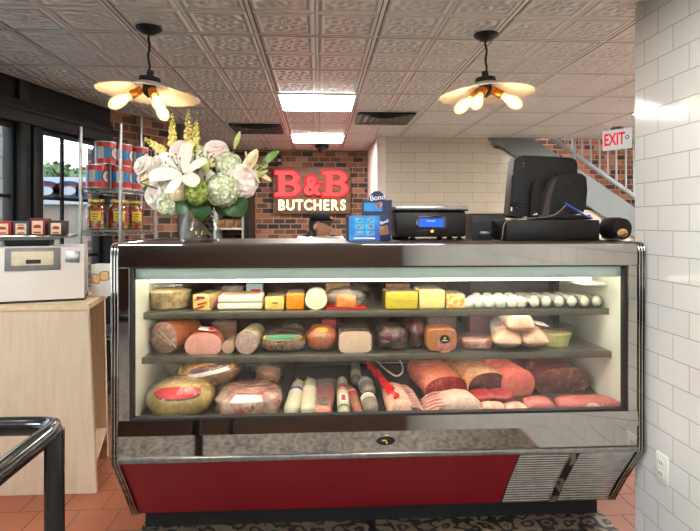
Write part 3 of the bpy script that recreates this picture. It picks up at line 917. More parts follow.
m.rings(r2, False, False); bmesh.ops.translate(m.bm, verts=m.bm.verts, vec=-case.location); m.build('badge_rim', 'silver', bo)

# outlet on the right wall
p = Vector((XR, 2.354, 0))
ys = [1.4215 * (FPX * cT - (q - 350) * sT) / ((q - 350) * cT + FPX * sT) for q in (658.5, 668)]
zz = [HC + (HOR - py) * depth(663, sum(ys) / 2) / FPX for py in (481, 455)]
yo, zo = sum(ys) / 2, sum(zz) / 2
t = thing('wall_outlet', 'white electrical outlet plate low on the white tiled wall beside the case', 'outlet', (XR, yo, zo))
MB().box((-.004, 0, 0), (.008, .075, .118), None, .003).build('plate', 'white', t)
for s_ in (-1, 1):
    so = MB().box((-.0088, 0, s_ * .022), (.003, .034, .03), None, .003).build('socket', 'white', t)
    m = MB(); m.box((-.0105, -.007, s_ * .022), (.001, .003, .011)); m.box((-.0105, .007, s_ * .022), (.001, .003, .011)); m.build('slot', 'rubber', so)

# ------------------------------------------------------------------ black handrail, bottom left
zr = .92
c_ = cw((60 - 350) / FPX * 1.415, 1.415)
t = thing('handrail', 'black tubular metal railing in the bottom left foreground', 'railing', (c_[0], c_[1], 0))
R_ = .024
MB().tube([(-1.3, 0, zr), (-.09, 0, zr), (-.04, -.003, zr), (-.015, -.012, zr), (-.003, -.035, zr), (0, -.08, zr), (0, -1.4, zr)], R_, 16).build('top_rail', 'blackgloss', t)
for q in ((0, -.03), (-1.25, 0), (0, -1.35)):
    MB().cyl((q[0], q[1], .0041), (q[0], q[1], zr), R_, None, 16).build('post', 'blackgloss', t)

# ------------------------------------------------------------------ maple cabinet
q0 = cw((88 - 350) / FPX * 2.9, 2.9)
zc = 1.016
yfc = 2.967
t = thing('wood_cabinet', 'pale maple cabinet with open side shelving, left of the deli case', 'cabinet', (-1.7, yfc, 0))
ft, fb = X(88, yfc) + 1.7, X(96.5, yfc) + 1.7
bt, bb = X(109, 3.45) + 1.7 - .02, X(109, 3.45) + 1.7
xlft = -.75
mb = MB()
mb.rings([[Vector((xlft, y, .002)), Vector((fb, y, .002)), Vector((ft, y, zc - .032)), Vector((xlft, y, zc - .032))] for y in (0, .022)])
mb.build('front_panel', 'maple', t)
MB().extz([(xlft, -.008), (ft + .006, -.008), (bt + .008, .49), (xlft, .49)], zc - .031, zc).build('counter_top', 'mapleedge', t)
mb = MB(); mb.rings([[Vector((xlft, y, .002)), Vector((bb, y, .002)), Vector((bt, y, zc - .032)), Vector((xlft, y, zc - .032))] for y in (.455, .478)]); mb.build('back_panel', 'maple', t)
for zz, nm in ((.16, 'bottom_shelf'),):
    MB().extz([(xlft, .023), (fb - .006, .023), (bb - .004, .454), (xlft, .454)], zz, zz + .025).build(nm, 'mapleedge', t)
MB().b2((.0, .023, .186), (.02, .454, zc - .033)).build('inner_partition', 'maple', t)
mb = MB()
for k in range(14):
    for yy in (.08, .4): mb.cyl((.0195, yy, .25 + .05 * k), (.0208, yy, .25 + .05 * k), .004, None, 8)
mb.build('peg_holes', 'rubber', t)
# ------------------------------------------------------------------ white price scale with tins
MT['scalewhite'] = M('warm white scale enamel', (232, 224, 216), .3, 0, (226, 218, 208), 4)
MT['lcdframe'] = M('grey display bezel', (128, 124, 122), .4)
MT['lcdcream'] = M('cream display window', (226, 210, 178), .25)
y0 = 3.03
xR = X(84, 3.12); xL = xR - .53
zb_, zt_ = zc, Z(40, 246.5, y0)
t = thing('counter_scale', 'large white counter scale with flat grey platter on the maple cabinet', 'scale', (xR - .265 * cos(.33) - .15 * sin(.33), 3.12 - .265 * sin(.33) + .15 * cos(.33), zc), .33)
wS = xR - xL
mb = MB(); mb.extx([(-.15, .012), (-.155, .16), (-.14, zt_ - zc - .01), (-.13, zt_ - zc), (.13, zt_ - zc), (.15, zt_ - zc - .02), (.15, .012)], -wS / 2, wS / 2)
mb.build('housing', 'scalewhite', t)
MB().box((0, 0, .006), (wS + .004, .31, .012)).build('base', 'rubber', t)
def loc(px, py, y): 
    p = P(px, py, 3.06); s0 = .265 - (xR - p.x) / cos(.33); return Vector((s0, -.15, p.z - t.location.z))
a, b_ = loc(11.5, 270, y0), loc(58.5, 247.5, y0)
cx_, cz_ = (a.x + b_.x) / 2, (a.z + b_.z) / 2
w_, h_ = b_.x - a.x, b_.z - a.z
d = MB(); d.box((cx_, -.152, cz_), (w_, .016, h_), (-.08, 0, 0), .004); db = d.build('display_bezel', 'lcdframe', t)
MB().box((cx_, -.1612, cz_ + .004), (w_ * .76, .004, h_ * .62), (-.08, 0, 0), .001).build('display_window', 'lcdcream', db)
MB().box((cx_ + .004, -.1645, cz_ - .014), (w_ * .27, .003, h_ * .18), (-.08, 0, 0)).build('readout', 'rubber', db)
mb = MB()
for k in range(5): mb.box((cx_ - .05 + .024 * k, -.1605, cz_ - h_ * .40), (.012, .003, .006), (-.08, 0, 0))
mb.build('buttons', 'rubber', db)
a, b_ = loc(63, 263, y0), loc(75.5, 251.5, y0)
MB().box(((a.x + b_.x) / 2, -.151, (a.z + b_.z) / 2), (b_.x - a.x, .006, b_.z - a.z), (-.08, .08, 0), .003).build('badge', 'chromedull', t)
zp = Z(40, 235, 3.06)
MB().box((-.02, 0, (zt_ + zp - .02) / 2 - zc), (.22, .2, zp - .02 - zt_), None, .01).build('neck', 'black', t)
MB().box((-.03, 0, zp - .022 - zc), (.34, .24, .012), None, .003).build('platter_support', 'chromedull', t)
xp1 = .21
MB().box(((xp1 - .5) / 2 - .0, 0, zp - .008 - zc), (xp1 + .5, .34, .016), None, .006).build('platter', 'chromedull', t)
MT['tincream'] = M('cream tin label', (226, 206, 164), .4); MT['tinred'] = M('red tin print', (186, 26, 38), .4)
def tin(px0, px1, pyt, Y, col, nm, label, band=None):
    MT[nm] = M(nm, col, .35, .1)
    xA, xB = X(px0, Y), X(px1, Y); zB = zp; h = Z(px0, pyt, Y) - zB; w = xB - xA; dp = .075
    t = thing('spice_tin', label, 'tin', ((xA + xB) / 2, Y + dp / 2, zB), radians(3), 'spice tins on the scale platter')
    MB().box((0, 0, h / 2), (w * .96, dp, h), None, .003).build('tin_body', nm, t)
    MB().box((0, 0, h - .004), (w * .97, dp + .002, .012), None, .003).build('lid', nm, t)
    lb = MB().box((0, -dp / 2 - .0006, h * .46), (w * .66, .001, h * .78)).build('label', 'tincream', t)
    m = MB()
    m.ell((0, -dp / 2 - .0012, h * .52), (w * .24, .0006, h * .11), None, 16, 8)
    m.box((0, -dp / 2 - .0012, h * .44), (w * .5, .0008, h * .035)); m.box((0, -dp / 2 - .0012, h * .16), (w * .44, .0008, h * .1), None, 0)
    m.build('red_print', 'tinred', lb)
    if band:
        MB().box((0, -dp / 2 - .0013, h * .74), (w * .4, .0008, h * .07)).build('dark_print', band, lb)
    return t
tin(-8, 10.8, 221.5, 3.0, (178, 30, 34), 'tin red', 'bright red tin with a cream label, leftmost on the scale platter')
tin(12.5, 28.6, 221.5, 3.0, (44, 58, 82), 'tin navy', 'navy tin with a cream label, second from left on the scale platter', 'rubber')
tin(28.9, 45, 218.3, 3.02, (118, 24, 40), 'tin maroon', 'taller maroon tin with a cream label on the scale platter')
tin(48, 63, 220.8, 3.02, (46, 34, 34), 'tin dark', 'black tin with a cream label, rightmost on the scale platter')
# toast box
Y = 3.28
xA, xB = X(91, Y), X(115, Y); h = Z(100, 264.5, Y) - zc
t = thing('toast_box', 'white carton printed with two slices of toast, beside the deli case', 'box', ((xA + xB) / 2, Y + .05, zc), radians(-3))
MB().box((0, 0, h / 2), (xB - xA, .1, h), None, .002).build('carton', 'white', t)
MT['toast'] = M('toast print', (222, 182, 120), .6, 0, (240, 214, 168), 30); MT['crust'] = M('toast crust print', (186, 122, 56), .6)
def sl(c, r, rot, s, y, nm, mt):
    pts = sec_round(s, s, .45, 28); m = MB()
    m.extrude([(c[0] + (x * cos(rot) - (z - s / 2) * sin(rot)), c[1] + (x * sin(rot) + (z - s / 2) * cos(rot))) for x, z in pts], y, y + .001)
    return m.build(nm, mt, t)
for c, rot in (((-.040, h * .55), -.2), ((.012, h * .64), .1)):
    sl(c, 0, rot, .058, -.0512, 'toast_print', 'crust'); sl(c, 0, rot, .046, -.0522, 'toast_print', 'toast')

# ------------------------------------------------------------------ wire rack, cans, jars
def CW(R, F, z): 
    q = cw(R, F); return Vector((q[0], q[1], z))
cor = [(-2.005, 4.02), (-1.70, 4.0), (-1.68, 4.66), (-1.965, 4.68)]
zs = [.15, .62, 1.03, Z(100, 230.5, 4.1), Z(100, 187.5, 4.1)]
o0 = CW(-1.84, 4.34, 0)
t = thing('wire_shelving_unit', 'chrome wire shelving unit by the window holding cans and pepper jars', 'shelving unit', o0)
cs = [CW(*c, 0) - o0 for c in cor]
for i, c in enumerate(cs):
    pz = Z((81, 122.5, 157, 120)[i], (126, 124, 135, 130)[i], 4.1)
    m = MB(); m.cyl((c.x, c.y, .02), (c.x, c.y, pz), .0125, None, 12); m.cyl((c.x, c.y, .0), (c.x, c.y, .03), .02, None, 12)
    m.build('post', 'chromedull', t)
for z in zs:
    m = MB()
    for k in range(4):
        a, b_ = cs[k], cs[(k + 1) % 4]
        for dz in (-.006, -.036):
            m.tube([(a.x, a.y, z + dz), (b_.x, b_.y, z + dz)], .0035, 6)
        n = max(4, int((b_ - a).length / .05)); pts = []
        for j in range(n + 1):
            q = a.lerp(b_, j / n); pts.append((q.x, q.y, z - (.008 if j % 2 else .034)))
        m.tube(pts, .0025, 5)
    for j in range(1, 30):
        f = j / 30; a, b_ = cs[0].lerp(cs[3], f), cs[1].lerp(cs[2], f)
        m.tube([(a.x, a.y, z - .003), (b_.x, b_.y, z - .003)], .002, 4)
    m.build('wire_shelf', 'chromedull', t)
MT['canred'] = M('can red', (196, 44, 44), .35, 0, (186, 36, 38), 8); MT['canblue'] = M('can blue', (28, 122, 178), .35, 0, (36, 132, 188), 8)
MT['canlabel'] = M('can white', (222, 216, 206), .5); MT['canink'] = M('can black ink', (40, 30, 44), .5)
MT['steelcan'] = M('can rim steel', (180, 178, 174), .3, 1.0)
def can(R, F, z, face, label):
    r, h = .077, .178
    t = thing('food_can', label, 'can', CW(R, F, z + .001), face, 'red and blue food cans on the wire rack')
    m = MB(); m.lathe([(r - .004, 0), (r, .002), (r, .006), (r - .002, .008), (r - .002, h - .008), (r, h - .006), (r, h - .001), (r - .004, h), (r - .006, h - .006), (.001, h - .006)], 40, None, True); m.build('can_body', 'steelcan', t)
    MB().lathe([(r - .0005, .009), (r - .0005, .052)], 40).build('red_band', 'canred', t)
    MB().lathe([(r - .0005, h - .052), (r - .0005, h - .009)], 40).build('red_band', 'canred', t)
    MB().lathe([(r - .0008, .052), (r - .0008, h - .052)], 40).build('blue_band', 'canblue', t)
    def disc(nm, mt, c, rad, k, sq=1.0):
        m = MB(); 
        m.grid(lambda u, v: Vector(((r + k) * sin(c + rad * u * cos(2 * pi * v) / r * sq), -(r + k) * cos(c + rad * u * cos(2 * pi * v) / r * sq), h / 2 + rad * u * sin(2 * pi * v))), 4, 28)
        return m.build(nm, mt, t, ang=80)
    disc('round_emblem', 'canink', 0, .052, .0004); disc('round_emblem', 'canlabel', 0, .043, .0009); disc('round_emblem', 'canred', .05, .024, .0014, .7)
    m = MB(); m.grid(lambda u, v: Vector(((r + .0006) * sin(-1.9 + .6 * u), -(r + .0006) * cos(-1.9 + .6 * u), .045 + .09 * v)), 8, 1); m.build('nutrition_panel', 'canlabel', t)
    return t
zC = zs[4]
can(-1.93, 4.115, zC, radians(88), 'red and blue can, leftmost on the lower row of the wire rack')
can(-1.785, 4.21, zC, radians(105), 'red and blue can with its pale panel showing, second on the lower row')
can(-1.775, 4.385, zC, radians(80), 'red and blue can on the lower row, nearest the brick pier')
can(-1.878, 4.15, zC + .18, radians(86), 'red and blue can, leftmost on the top of the can stack')
can(-1.815, 4.30, zC + .18, radians(95), 'red and blue can in the top row middle, half hidden by the post')
can(-1.745, 4.455, zC + .18, radians(80), 'red and blue can on the top row nearest the brick pier')
MT['jarlid'] = M('gold jar lid', (206, 176, 96), .35, .6)
def pepmat():
    t = NT('red and green pickled peppers')
    v = t.n('ShaderNodeTexVoronoi'); t.l(t.coord(), v.inputs['Vector']); v.inputs['Scale'].default_value = 38
    s = t.sep(v.outputs['Color'])
    c = t.ramp(s[0], [(0, (190, 36, 30)), (.45, (206, 60, 38)), (.6, (150, 136, 50)), (.78, (150, 40, 30)), (.9, (190, 160, 60))], 'CONSTANT')
    c = t.mix(t.math('MULTIPLY', v.outputs['Distance'], .9), c, lin((70, 40, 24)))
    t.bsdf(c, .12, 0, v.outputs['Distance'], .3, .01, coat=.5)
    return t.m
MT['peppers'] = pepmat()
def jar(R, F, z, face, label):
    t = thing('pepper_jar', label, 'jar', CW(R, F, z + .001), face, 'pepper jars on the wire rack')
    MB().lathe([(.001, .004), (.066, .004), (.072, .012), (.072, .165), (.062, .19), (.046, .205), (.001, .205)], 32).build('peppers', 'peppers', t)
    MB().lathe([(.001, 0), (.070, 0), (.077, .01), (.077, .168), (.066, .195), (.052, .21), (.052, .218)], 32).build('glass_jar', 'vaseglass', t)
    MB().lathe([(.001, .235), (.054, .235), (.058, .23), (.058, .213), (.053, .212)], 32).build('lid', 'jarlid', t)
    def pan(nm, mt, a0, a1, z0, z1, k):
        m = MB(); m.grid(lambda u, v: Vector(((.077 + k) * sin(a0 + (a1 - a0) * u), -(.077 + k) * cos(a0 + (a1 - a0) * u), z0 + (z1 - z0) * v)), 8, 1); return m.build(nm, mt, t)
    lb = pan('label', 'yellow', -.5, .5, .07, .145, .0008)
    for i in range(3):
        m = MB(); a0 = -.34; z0 = .12 - i * .019
        m.grid(lambda u, v: Vector((.0786 * sin(a0 + (.62 - .1 * i) * u), -.0786 * cos(a0 + (.62 - .1 * i) * u), z0 + .006 * v)), 6, 1); m.build('label_print', 'canink', lb)
zJ = zs[3]
jar(-1.935, 4.12, zJ, radians(18), 'jar of red pickled peppers with yellow label, leftmost on the wire rack')
jar(-1.795, 4.19, zJ, radians(22), 'jar of red pickled peppers with yellow label, middle one on the wire rack')
jar(-1.765, 4.40, zJ, radians(40), 'jar of red pickled peppers with yellow label, nearest the brick pier')

# ------------------------------------------------------------------ blue snack box on the case
MT['boxnavy'] = M('dark navy carton', (22, 30, 66), .35, 0, (26, 36, 78), 6)
MT['boxblue'] = M('bright blue carton', (40, 146, 214), .35, 0, (44, 84, 168), 9)
MT['boxcyan'] = M('cyan packet', (72, 186, 232), .3, 0, (50, 156, 216), 20)
MT['choc'] = M('brown biscuit print', (104, 64, 44), .5, 0, (190, 160, 140), 60)
MT['print'] = M('white print', (226, 236, 242), .5)
Y = 2.50
xA, xM, xB = X(346.5, Y), X(378.5, Y), X(392, Y)
zt_ = Z(362, 215.5, Y); h = zt_ - TOPZ - .001; w_ = xB - xA - .012; dp = .12
t = thing('snack_display_box', 'blue carton of snack packets with a raised header card on the case', 'display box', ((xA + xB) / 2, Y + dp / 2 + .01, TOPZ + .001), radians(3))
MB().box((0, 0, h / 2), (w_, dp, h), None, .001).build('carton', 'boxnavy', t)
fx = -w_ / 2 + (xM - xA) / 2
MB().box((fx, -dp / 2 - .0008, h / 2), (xM - xA - .004, .0012, h - .002)).build('front_print', 'boxblue', t)
for i in range(2):
    for j in range(3):
        c = (fx - .024 + .05 * i, -dp / 2 - .0022, h * (.80 - .25 * j))
        pk = MB().box(c, (.043, .0016, h * .2), None, .0006).build('packet_print', 'boxcyan', t)
        m = MB(); m.ell((c[0] + .003, c[1] - .0012, c[2] + .003), (.012, .0008, .007), Matrix.Rotation(-.4, 4, 'Y'), 12, 6); m.build('biscuit_print', 'choc', pk)
MB().box((fx, -dp / 2 - .002, h * .11), (.1, .0012, .008)).build('white_strip', 'print', t)
sx_ = w_ / 2 - (xB - xM) / 2 - .002
text('script_print', 'Bond', .021, 'print', t, Matrix.Translation((sx_ + .002, -dp / 2 - .001, h * .75)) @ Matrix.Rotation(-.35, 4, 'Y') @ FRONT, .0006, .0003, .9)
MB().box((sx_, -dp / 2 - .0008, h * .42), (.042, .0014, .04), (0, -.15, 0)).build('photo_print', 'kraft', t)
# header card leaning at the back
a, b_ = X(363, Y + dp) - t.location.x, X(392.5, Y + dp) - t.location.x
z2 = Z(378, 200.5, Y + dp) - t.location.z; z3 = Z(378, 191, Y + dp) - t.location.z
hc = [(a - .004, h), (a, z2), ((a + b_) / 2 - .042, z2 + .002), ((a + b_) / 2 - .034, z2 + .026), ((a + b_) / 2 - .012, z3), ((a + b_) / 2 + .016, z3 - .001), ((a + b_) / 2 + .038, z2 + .024), ((a + b_) / 2 + .044, z2 + .002), (b_ + .002, z2 + .004), (b_, h)]
hd = MB().extrude(hc, dp / 2 - .006, dp / 2 - .003).build('header_card', 'boxnavy', t, False)
MB().box(((a + b_) / 2 - .02, dp / 2 - .0068, h + (z2 - h) * .58), ((b_ - a) * .62, .001, (z2 - h) * .55)).build('card_print', 'boxblue', hd)
m = MB(); m.ell(((a + b_) / 2 + .01, dp / 2 - .008, h + (z2 - h) * .7), (.02, .001, .012), Matrix.Rotation(-.5, 4, 'Y'), 14, 8); m.build('biscuit_print', 'choc', hd)
text('script_print', 'Bond', .036, 'print', hd, Matrix.Translation(((a + b_) / 2 + .002, dp / 2 - .0075, z2 + .014)) @ Matrix.Rotation(-.12, 4, 'Y') @ FRONT, .0006, .0006, 1.0)
# black bottle
Y = 2.72
t = thing('black_bottle', 'black bottle with metal cap between the blue carton and the black scale', 'bottle', (X(397.5, Y), Y, TOPZ + .001))
h = Z(397, 207.5, Y) - TOPZ
MB().lathe([(.001, 0), (.026, 0), (.03, .01), (.03, h * .62), (.024, h * .8), (.016, h * .86)], 24).build('bottle_body', 'blackgloss', t)
MB().lathe([(.016, h * .855), (.017, h * .86), (.017, h - .003), (.001, h)], 24).build('cap', 'chromedull', t)
# black counter scale with blue screen
Y = 2.58
xA, xB = X(395, Y), X(467, Y); zA, zB = Z(430, 237, Y), Z(430, 211, Y)
t = thing('digital_scale', 'black digital scale with blue screen and steel platter on the case', 'scale', ((xA + xB) / 2, Y + .14, TOPZ + .001))
z0_ = t.location.z; w_ = xB - xA
MB().box((0, 0, (zA + zB) / 2 - z0_), (w_ * .985, .27, zB - zA), None, .012).build('housing', 'black', t)
MB().box((0, .0, zB + .004 - z0_), (w_ + .012, .30, .006), None, .002).build('platter_support', 'black', t)
MB().box((0, .0, Z(430, 206.3, Y) - .009 - z0_), (w_ + .006, .31, .02), None, .006).build('platter', 'chromedull', t)
sxA, sxB = X(419, Y) - t.location.x, X(443.5, Y) - t.location.x
szA, szB = Z(430, 227, Y) - z0_, Z(430, 218.5, Y) - z0_
MB().box(((sxA + sxB) / 2, -.1365, (szA + szB) / 2 - .008), ((sxB - sxA) * 1.25, .004, (szB - szA) * 1.9), None, .001).build('display_bezel', 'blackgloss', t)
MT['lcdblue'] = EM('lit blue screen', (.05, .17, .95, 1), 1.0); MT['lcdtext'] = EM('lit screen digits', (.55, .7, 1, 1), 1.0)
sc_ = MB().box(((sxA + sxB) / 2, -.1395, (szA + szB) / 2), (sxB - sxA, .003, szB - szA)).build('screen', 'lcdblue', t)
m = MB()
for k in range(5): m.box(((sxA + sxB) / 2 - .02 + k * .009, -.1413, szB - .012), (.006, .001, .005))
m.build('screen_digits', 'lcdtext', sc_)
m = MB(); m.cyl(((sxA + sxB) / 2 + .004, -.136, szA - .022), ((sxA + sxB) / 2 + .004, -.142, szA - .02), .007, None, 12); m.build('knob', 'brass', t)
for sx_ in (-.36, -.24, .27, .42):
    for sy in (-.1, .1):
        MB().lathe([(.001, 0), (.016, 0), (.018, .006), (.012, .012), (.008, zA - z0_)], 14, Matrix.Translation((sx_ * w_, sy, 0))).build('foot', 'black', t)
# small items under scale
Yp = 2.62
# receipt printer
Y = 2.66
xA, xB = X(474, Y), X(507, Y); h = Z(490, 213.5, Y) - TOPZ
t = thing('receipt_printer', 'black receipt printer between the blue-screen scale and the till', 'printer', ((xA + xB) / 2, Y + .09, TOPZ + .001), radians(-4))
w_ = xB - xA
MB().extx([(-.08, .0), (-.085, .05), (-.07, h * .93), (-.055, h), (.08, h), (.085, h * .9), (.085, 0)], -w_ / 2, w_ / 2).build('housing', 'black', t)
MB().box((.01, -.084, .03), (w_ * .7, .012, .022), None, .003).build('paper_slot', 'blackgloss', t)
MB().box((0, 0, h * .62), (w_ * 1.01, .172, .003)).build('lid_seam', 'rubber', t)
# cash drawer
Y = 2.46
xA, xB = X(506, Y), X(600.5, Y); h = Z(550, 219.8, Y) - TOPZ - .001
t = thing('cash_drawer', 'long black cash drawer box under the till on the right of the case', 'cash drawer', ((xA + xB) / 2, Y + .19, TOPZ + .001), radians(1.5))
w_ = xB - xA
MB().box((0, 0, h / 2), (w_, .36, h), None, .003).build('housing', 'black', t)
MB().box((w_ * .05, -.181, h * .5), (w_ * .86, .004, h * .82), None, .002).build('drawer_front', 'black', t)
zD = TOPZ + .001 + h + .001
# POS terminal
Yt = 2.62
t = thing('till_terminal', 'black till monitor seen from behind on its stand, on the cash drawer', 'monitor', (X(548, Yt), Yt, zD))
def lp(px, py, y): 
    p = P(px, py, y); return Vector((p.x - t.location.x, p.y - t.location.y, p.z - t.location.z))
# main screen body: side profile lofted from vented left edge to the right
yb = Yt + .02
c0, c1, c2, c3 = lp(514, 158, yb), lp(577, 159, yb), lp(575, 196, yb), lp(510, 218, yb)
def slab(pts, d0, d1, bev, name, mat, par=t):
    m = MB(); n = len(pts)
    m.rings([[Vector((p.x, p.y + d0, p.z)) for p in pts], [Vector((p.x, p.y + d1, p.z)) for p in pts]])
    bmesh.ops.bevel(m.bm, geom=list(m.bm.edges), offset=bev, segments=3, affect='EDGES')
    return m.build(name, mat, par)
slab([lp(509.5, 217, yb), lp(520, 219, yb), lp(535, 212, yb), lp(565, 205, yb), lp(577.5, 188, yb), lp(578.5, 162, yb), lp(574, 157.5, yb), lp(522, 155, yb), lp(515, 158, yb)], 0, .10, .008, 'monitor_body', 'black')
ve = MB()
for k in range(14):
    q = lp(523.5 - k * .55, 163 + k * 3.4, yb); ve.box((q.x, q.y - .001, q.z), (.012, .004, .006))
ve.build('vent_slots', 'blackgloss', t)
slab([lp(507.8, 202, yb), lp(509.5, 204, yb), lp(521, 206, yb), lp(523.5, 173, yb), lp(513, 171.5, yb), lp(509, 175, yb)], -.05, -.006, .008, 'customer_display', 'black')
slab([lp(528, 218, yb), lp(540, 205, yb), lp(541, 190, yb), lp(533, 180, yb), lp(530, 186, yb)], -.03, -.002, .004, 'hinge_arm', 'black')
# stand: sloping shell with rounded top
st = [lp(549, 219, yb - .09), lp(551, 200, yb - .09), lp(556, 179, yb - .09), lp(561, 174.5, yb - .09), lp(571, 173, yb - .09), lp(582, 173.5, yb - .09), lp(587, 177.5, yb - .09), lp(587.5, 190, yb - .09), lp(586, 205, yb - .09), lp(584, 213, yb - .09), lp(566, 216, yb - .09), lp(557, 219.4, yb - .09)]
so = slab(st, .0, .03, .005, 'stand_back', 'black')
sh = [lp(541, 219, yb - .085), lp(547, 193, yb - .085), lp(553, 181, yb - .085), lp(558.5, 175.5, yb - .085), lp(555, 190, yb - .085), lp(548.5, 219, yb - .085)]
MT['standbrown'] = M('dark brown stand side', (52, 44, 40), .4)
slab(sh, .0, .06, .003, 'stand_side', 'standbrown')
q = lp(568, 183, yb - .093); MB().box((q.x, q.y, q.z), (.028, .004, .014), None, .001).build('port', 'rubber', so)
q = lp(570, 192, yb - .093); MB().box((q.x, q.y, q.z), (.006, .004, .036), None, .001).build('slot', 'rubber', so)
q = lp(511.5, 209, yb - .003); MB().box((q.x, q.y, q.z), (.007, .004, .02)).build('sticker', 'print', t)
MB().box((.05, .0, .012), (.26, .16, .024), None, .006).build('stand_base', 'black', t)
MT['bluecable'] = M('blue network cable', (40, 84, 170), .4)
pa = [P(565, 203.5, Yt - .09), P(573, 208, Yt - .11), P(581, 213, Yt - .11), P(587, 216.5, Yt - .10), P(592, 219, Yt - .09)]
for q in pa: q.z = max(q.z, zD + .007)
o = MB().tube(smooth(pa), .005).build('network_cable', 'bluecable'); tag(o, 'blue network cable looping from the till stand', 'cable')
pa = [P(566, 205, Yt - .125), P(556, 214, Yt - .13), P(543, 217.5, Yt - .13), P(528, 218.6, Yt - .14)]
for q in pa: q.z = max(q.z, zD + .005)
pa += [Vector((X(512, 2.448), 2.44, zD + .0)), Vector((X(503.5, 2.44), 2.43, TOPZ + .08)), Vector((X(500, 2.44), 2.425, TOPZ + .006)), Vector((X(492, 2.5), 2.5, TOPZ + .006))]
MT['greycable'] = M('brown grey cable', (110, 92, 80), .5)
o = MB().tube(smooth(pa), .003).build('power_cable', 'greycable'); tag(o, 'thin grey brown cable draped over the left end of the cash drawer', 'cable')
MT['pinkpaper'] = M('pink receipt roll', (206, 128, 116), .6)
# black round container
Y = 2.52
r = S(11.6, 615, Y)
t = thing('round_container', 'black round container on its side with tan inside, far right of the case top', 'container', (X(615, Y), Y + .03, TOPZ + r + .0015), (0, 0, radians(12)))
mm = Matrix.Rotation(pi / 2, 4, 'X')
MB().lathe([(.001, -.04), (r * .8, -.038), (r * .97, -.02), (r, 0.02), (r * .99, .06), (r * .9, .075), (r * .5, .08), (.001, .08)], 32, mm).build('shell', 'black', t)
MT['tan'] = M('tan cork', (206, 168, 112), .7, 0, (186, 144, 92), 30)
m = MB(); m.ell((-.014, -.088, -r * .34), (r * .5, .012, r * .36), None, 20, 10); m.build('tan_lining', 'tan', t)
pa = [Vector((X(601.5, 2.45), 2.452, TOPZ + .02)), Vector((X(606, 2.44), 2.43, TOPZ + .008)), Vector((X(613, 2.42), 2.42, TOPZ + .012)), Vector((X(620, 2.42), 2.42, TOPZ + .022)), Vector((X(626, 2.44), 2.44, TOPZ + .035))]
o = MB().tube(smooth(pa), .003).build('black_wire', 'black'); tag(o, 'loose black wire in front of the round container', 'wire')
# ------------------------------------------------------------------ food
def cxw(px0, px1, Y):
    a, b_ = X(px0, Y), X(px1, Y)
    return (a + b_) / 2, b_ - a
MEATS = [
    ('roastface', (150, 112, 100), (176, 136, 122), 60), ('roastside', (176, 106, 66), (150, 86, 54), 25),
    ('hampink', (222, 158, 146), (206, 138, 128), 30), ('hamrim', (206, 120, 80), (186, 96, 62), 20),
    ('palesausage', (190, 156, 128), (172, 136, 110), 60), ('bologna', (162, 128, 122), (182, 148, 138), 90), ('casing', (196, 184, 150), (170, 160, 122), 40),
    ('bronze', (176, 96, 54), (128, 64, 38), 18), ('turkey', (218, 188, 164), (204, 170, 148), 30), ('turkeyskin', (150, 116, 96), (110, 84, 72), 18),
    ('slab', (124, 66, 56), (190, 150, 130), 22), ('darkmeat', (48, 30, 30), (88, 40, 44), 24), ('maroon', (112, 36, 52), (62, 28, 34), 16),
    ('smoked', (176, 110, 56), (150, 86, 44), 14), ('redbrown', (150, 76, 64), (184, 120, 104), 45), ('porkroll', (206, 164, 134), (196, 150, 122), 30),
    ('salami', (214, 204, 176), (190, 178, 146), 55), ('brownsalami', (158, 90, 58), (136, 72, 48), 40), ('netted', (142, 132, 112), (96, 84, 72), 70),
    ('pepperoni', (222, 90, 62), (200, 64, 46), 40), ('goldham', (216, 184, 84), (176, 140, 60), 14), ('goldham2', (190, 148, 82), (128, 92, 44), 14),
    ('sliced', (170, 92, 80), (214, 168, 148), 22), ('orangefood', (188, 116, 46), (140, 76, 30), 30),
    ('fatpink', (224, 150, 122), (192, 104, 84), 14), ('beefcut', (116, 30, 34), (150, 52, 50), 26), ('fatcream', (222, 188, 142), (164, 120, 82), 18),
    ('agedcut', (54, 32, 26), (84, 48, 36), 22), ('lambfat', (226, 196, 178), (206, 166, 148), 14), ('rib', (206, 158, 146), (190, 140, 128), 30),
    ('redslice', (158, 50, 48), (128, 34, 36), 30), ('veal', (214, 156, 140), (226, 184, 164), 12), ('rosebeef', (226, 132, 116), (206, 104, 92), 12),
    ('darkage', (84, 50, 48), (122, 78, 70), 14), ('steakpink', (190, 106, 98), (168, 80, 76), 18), ('porkskin', (216, 166, 142), (206, 156, 138), 12)]
def meat(name, a, b_, s_):
    t = NT(name); v = t.coord()
    dk = tuple(c * .62 for c in a); lt = tuple(min(255, c * .6 + 105) for c in b_)
    f = t.math('MULTIPLY_ADD', t.noise(v, s_ * 2.2, 6, .7), .55, t.math('MULTIPLY', t.noise(v, s_ * .7, 3), .45))
    c = t.ramp(f, [(.35, dk), (.44, a), (.54, b_), (.64, lt)])
    t.bsdf(c, .32, 0, t.noise(v, s_ * 3, 5, .7), .5, .006, .5, .25, .05)
    return t.m
for n_, a, b_, s_ in MEATS:
    MT[n_] = meat(n_, a, b_, s_)
CHEESE = [('cream', (242, 212, 130), (232, 194, 106)), ('orange', (240, 150, 24), (228, 120, 16)), ('provolone', (246, 238, 208), (240, 228, 190)), ('yellowgreen', (216, 196, 66), (200, 178, 52)),
          ('paleyellow', (240, 226, 150), (232, 214, 132)), ('brie', (244, 238, 222), (236, 228, 206)), ('rindtan', (206, 170, 112), (180, 140, 84)), ('mozz', (222, 219, 206), (210, 207, 192)), ('labelred', (196, 34, 44), (180, 28, 38))]
for n_, a, b_ in CHEESE:
    MT[n_] = M(n_, a, .42, 0, b_, 22, .08, 60, .5, .1, .06)
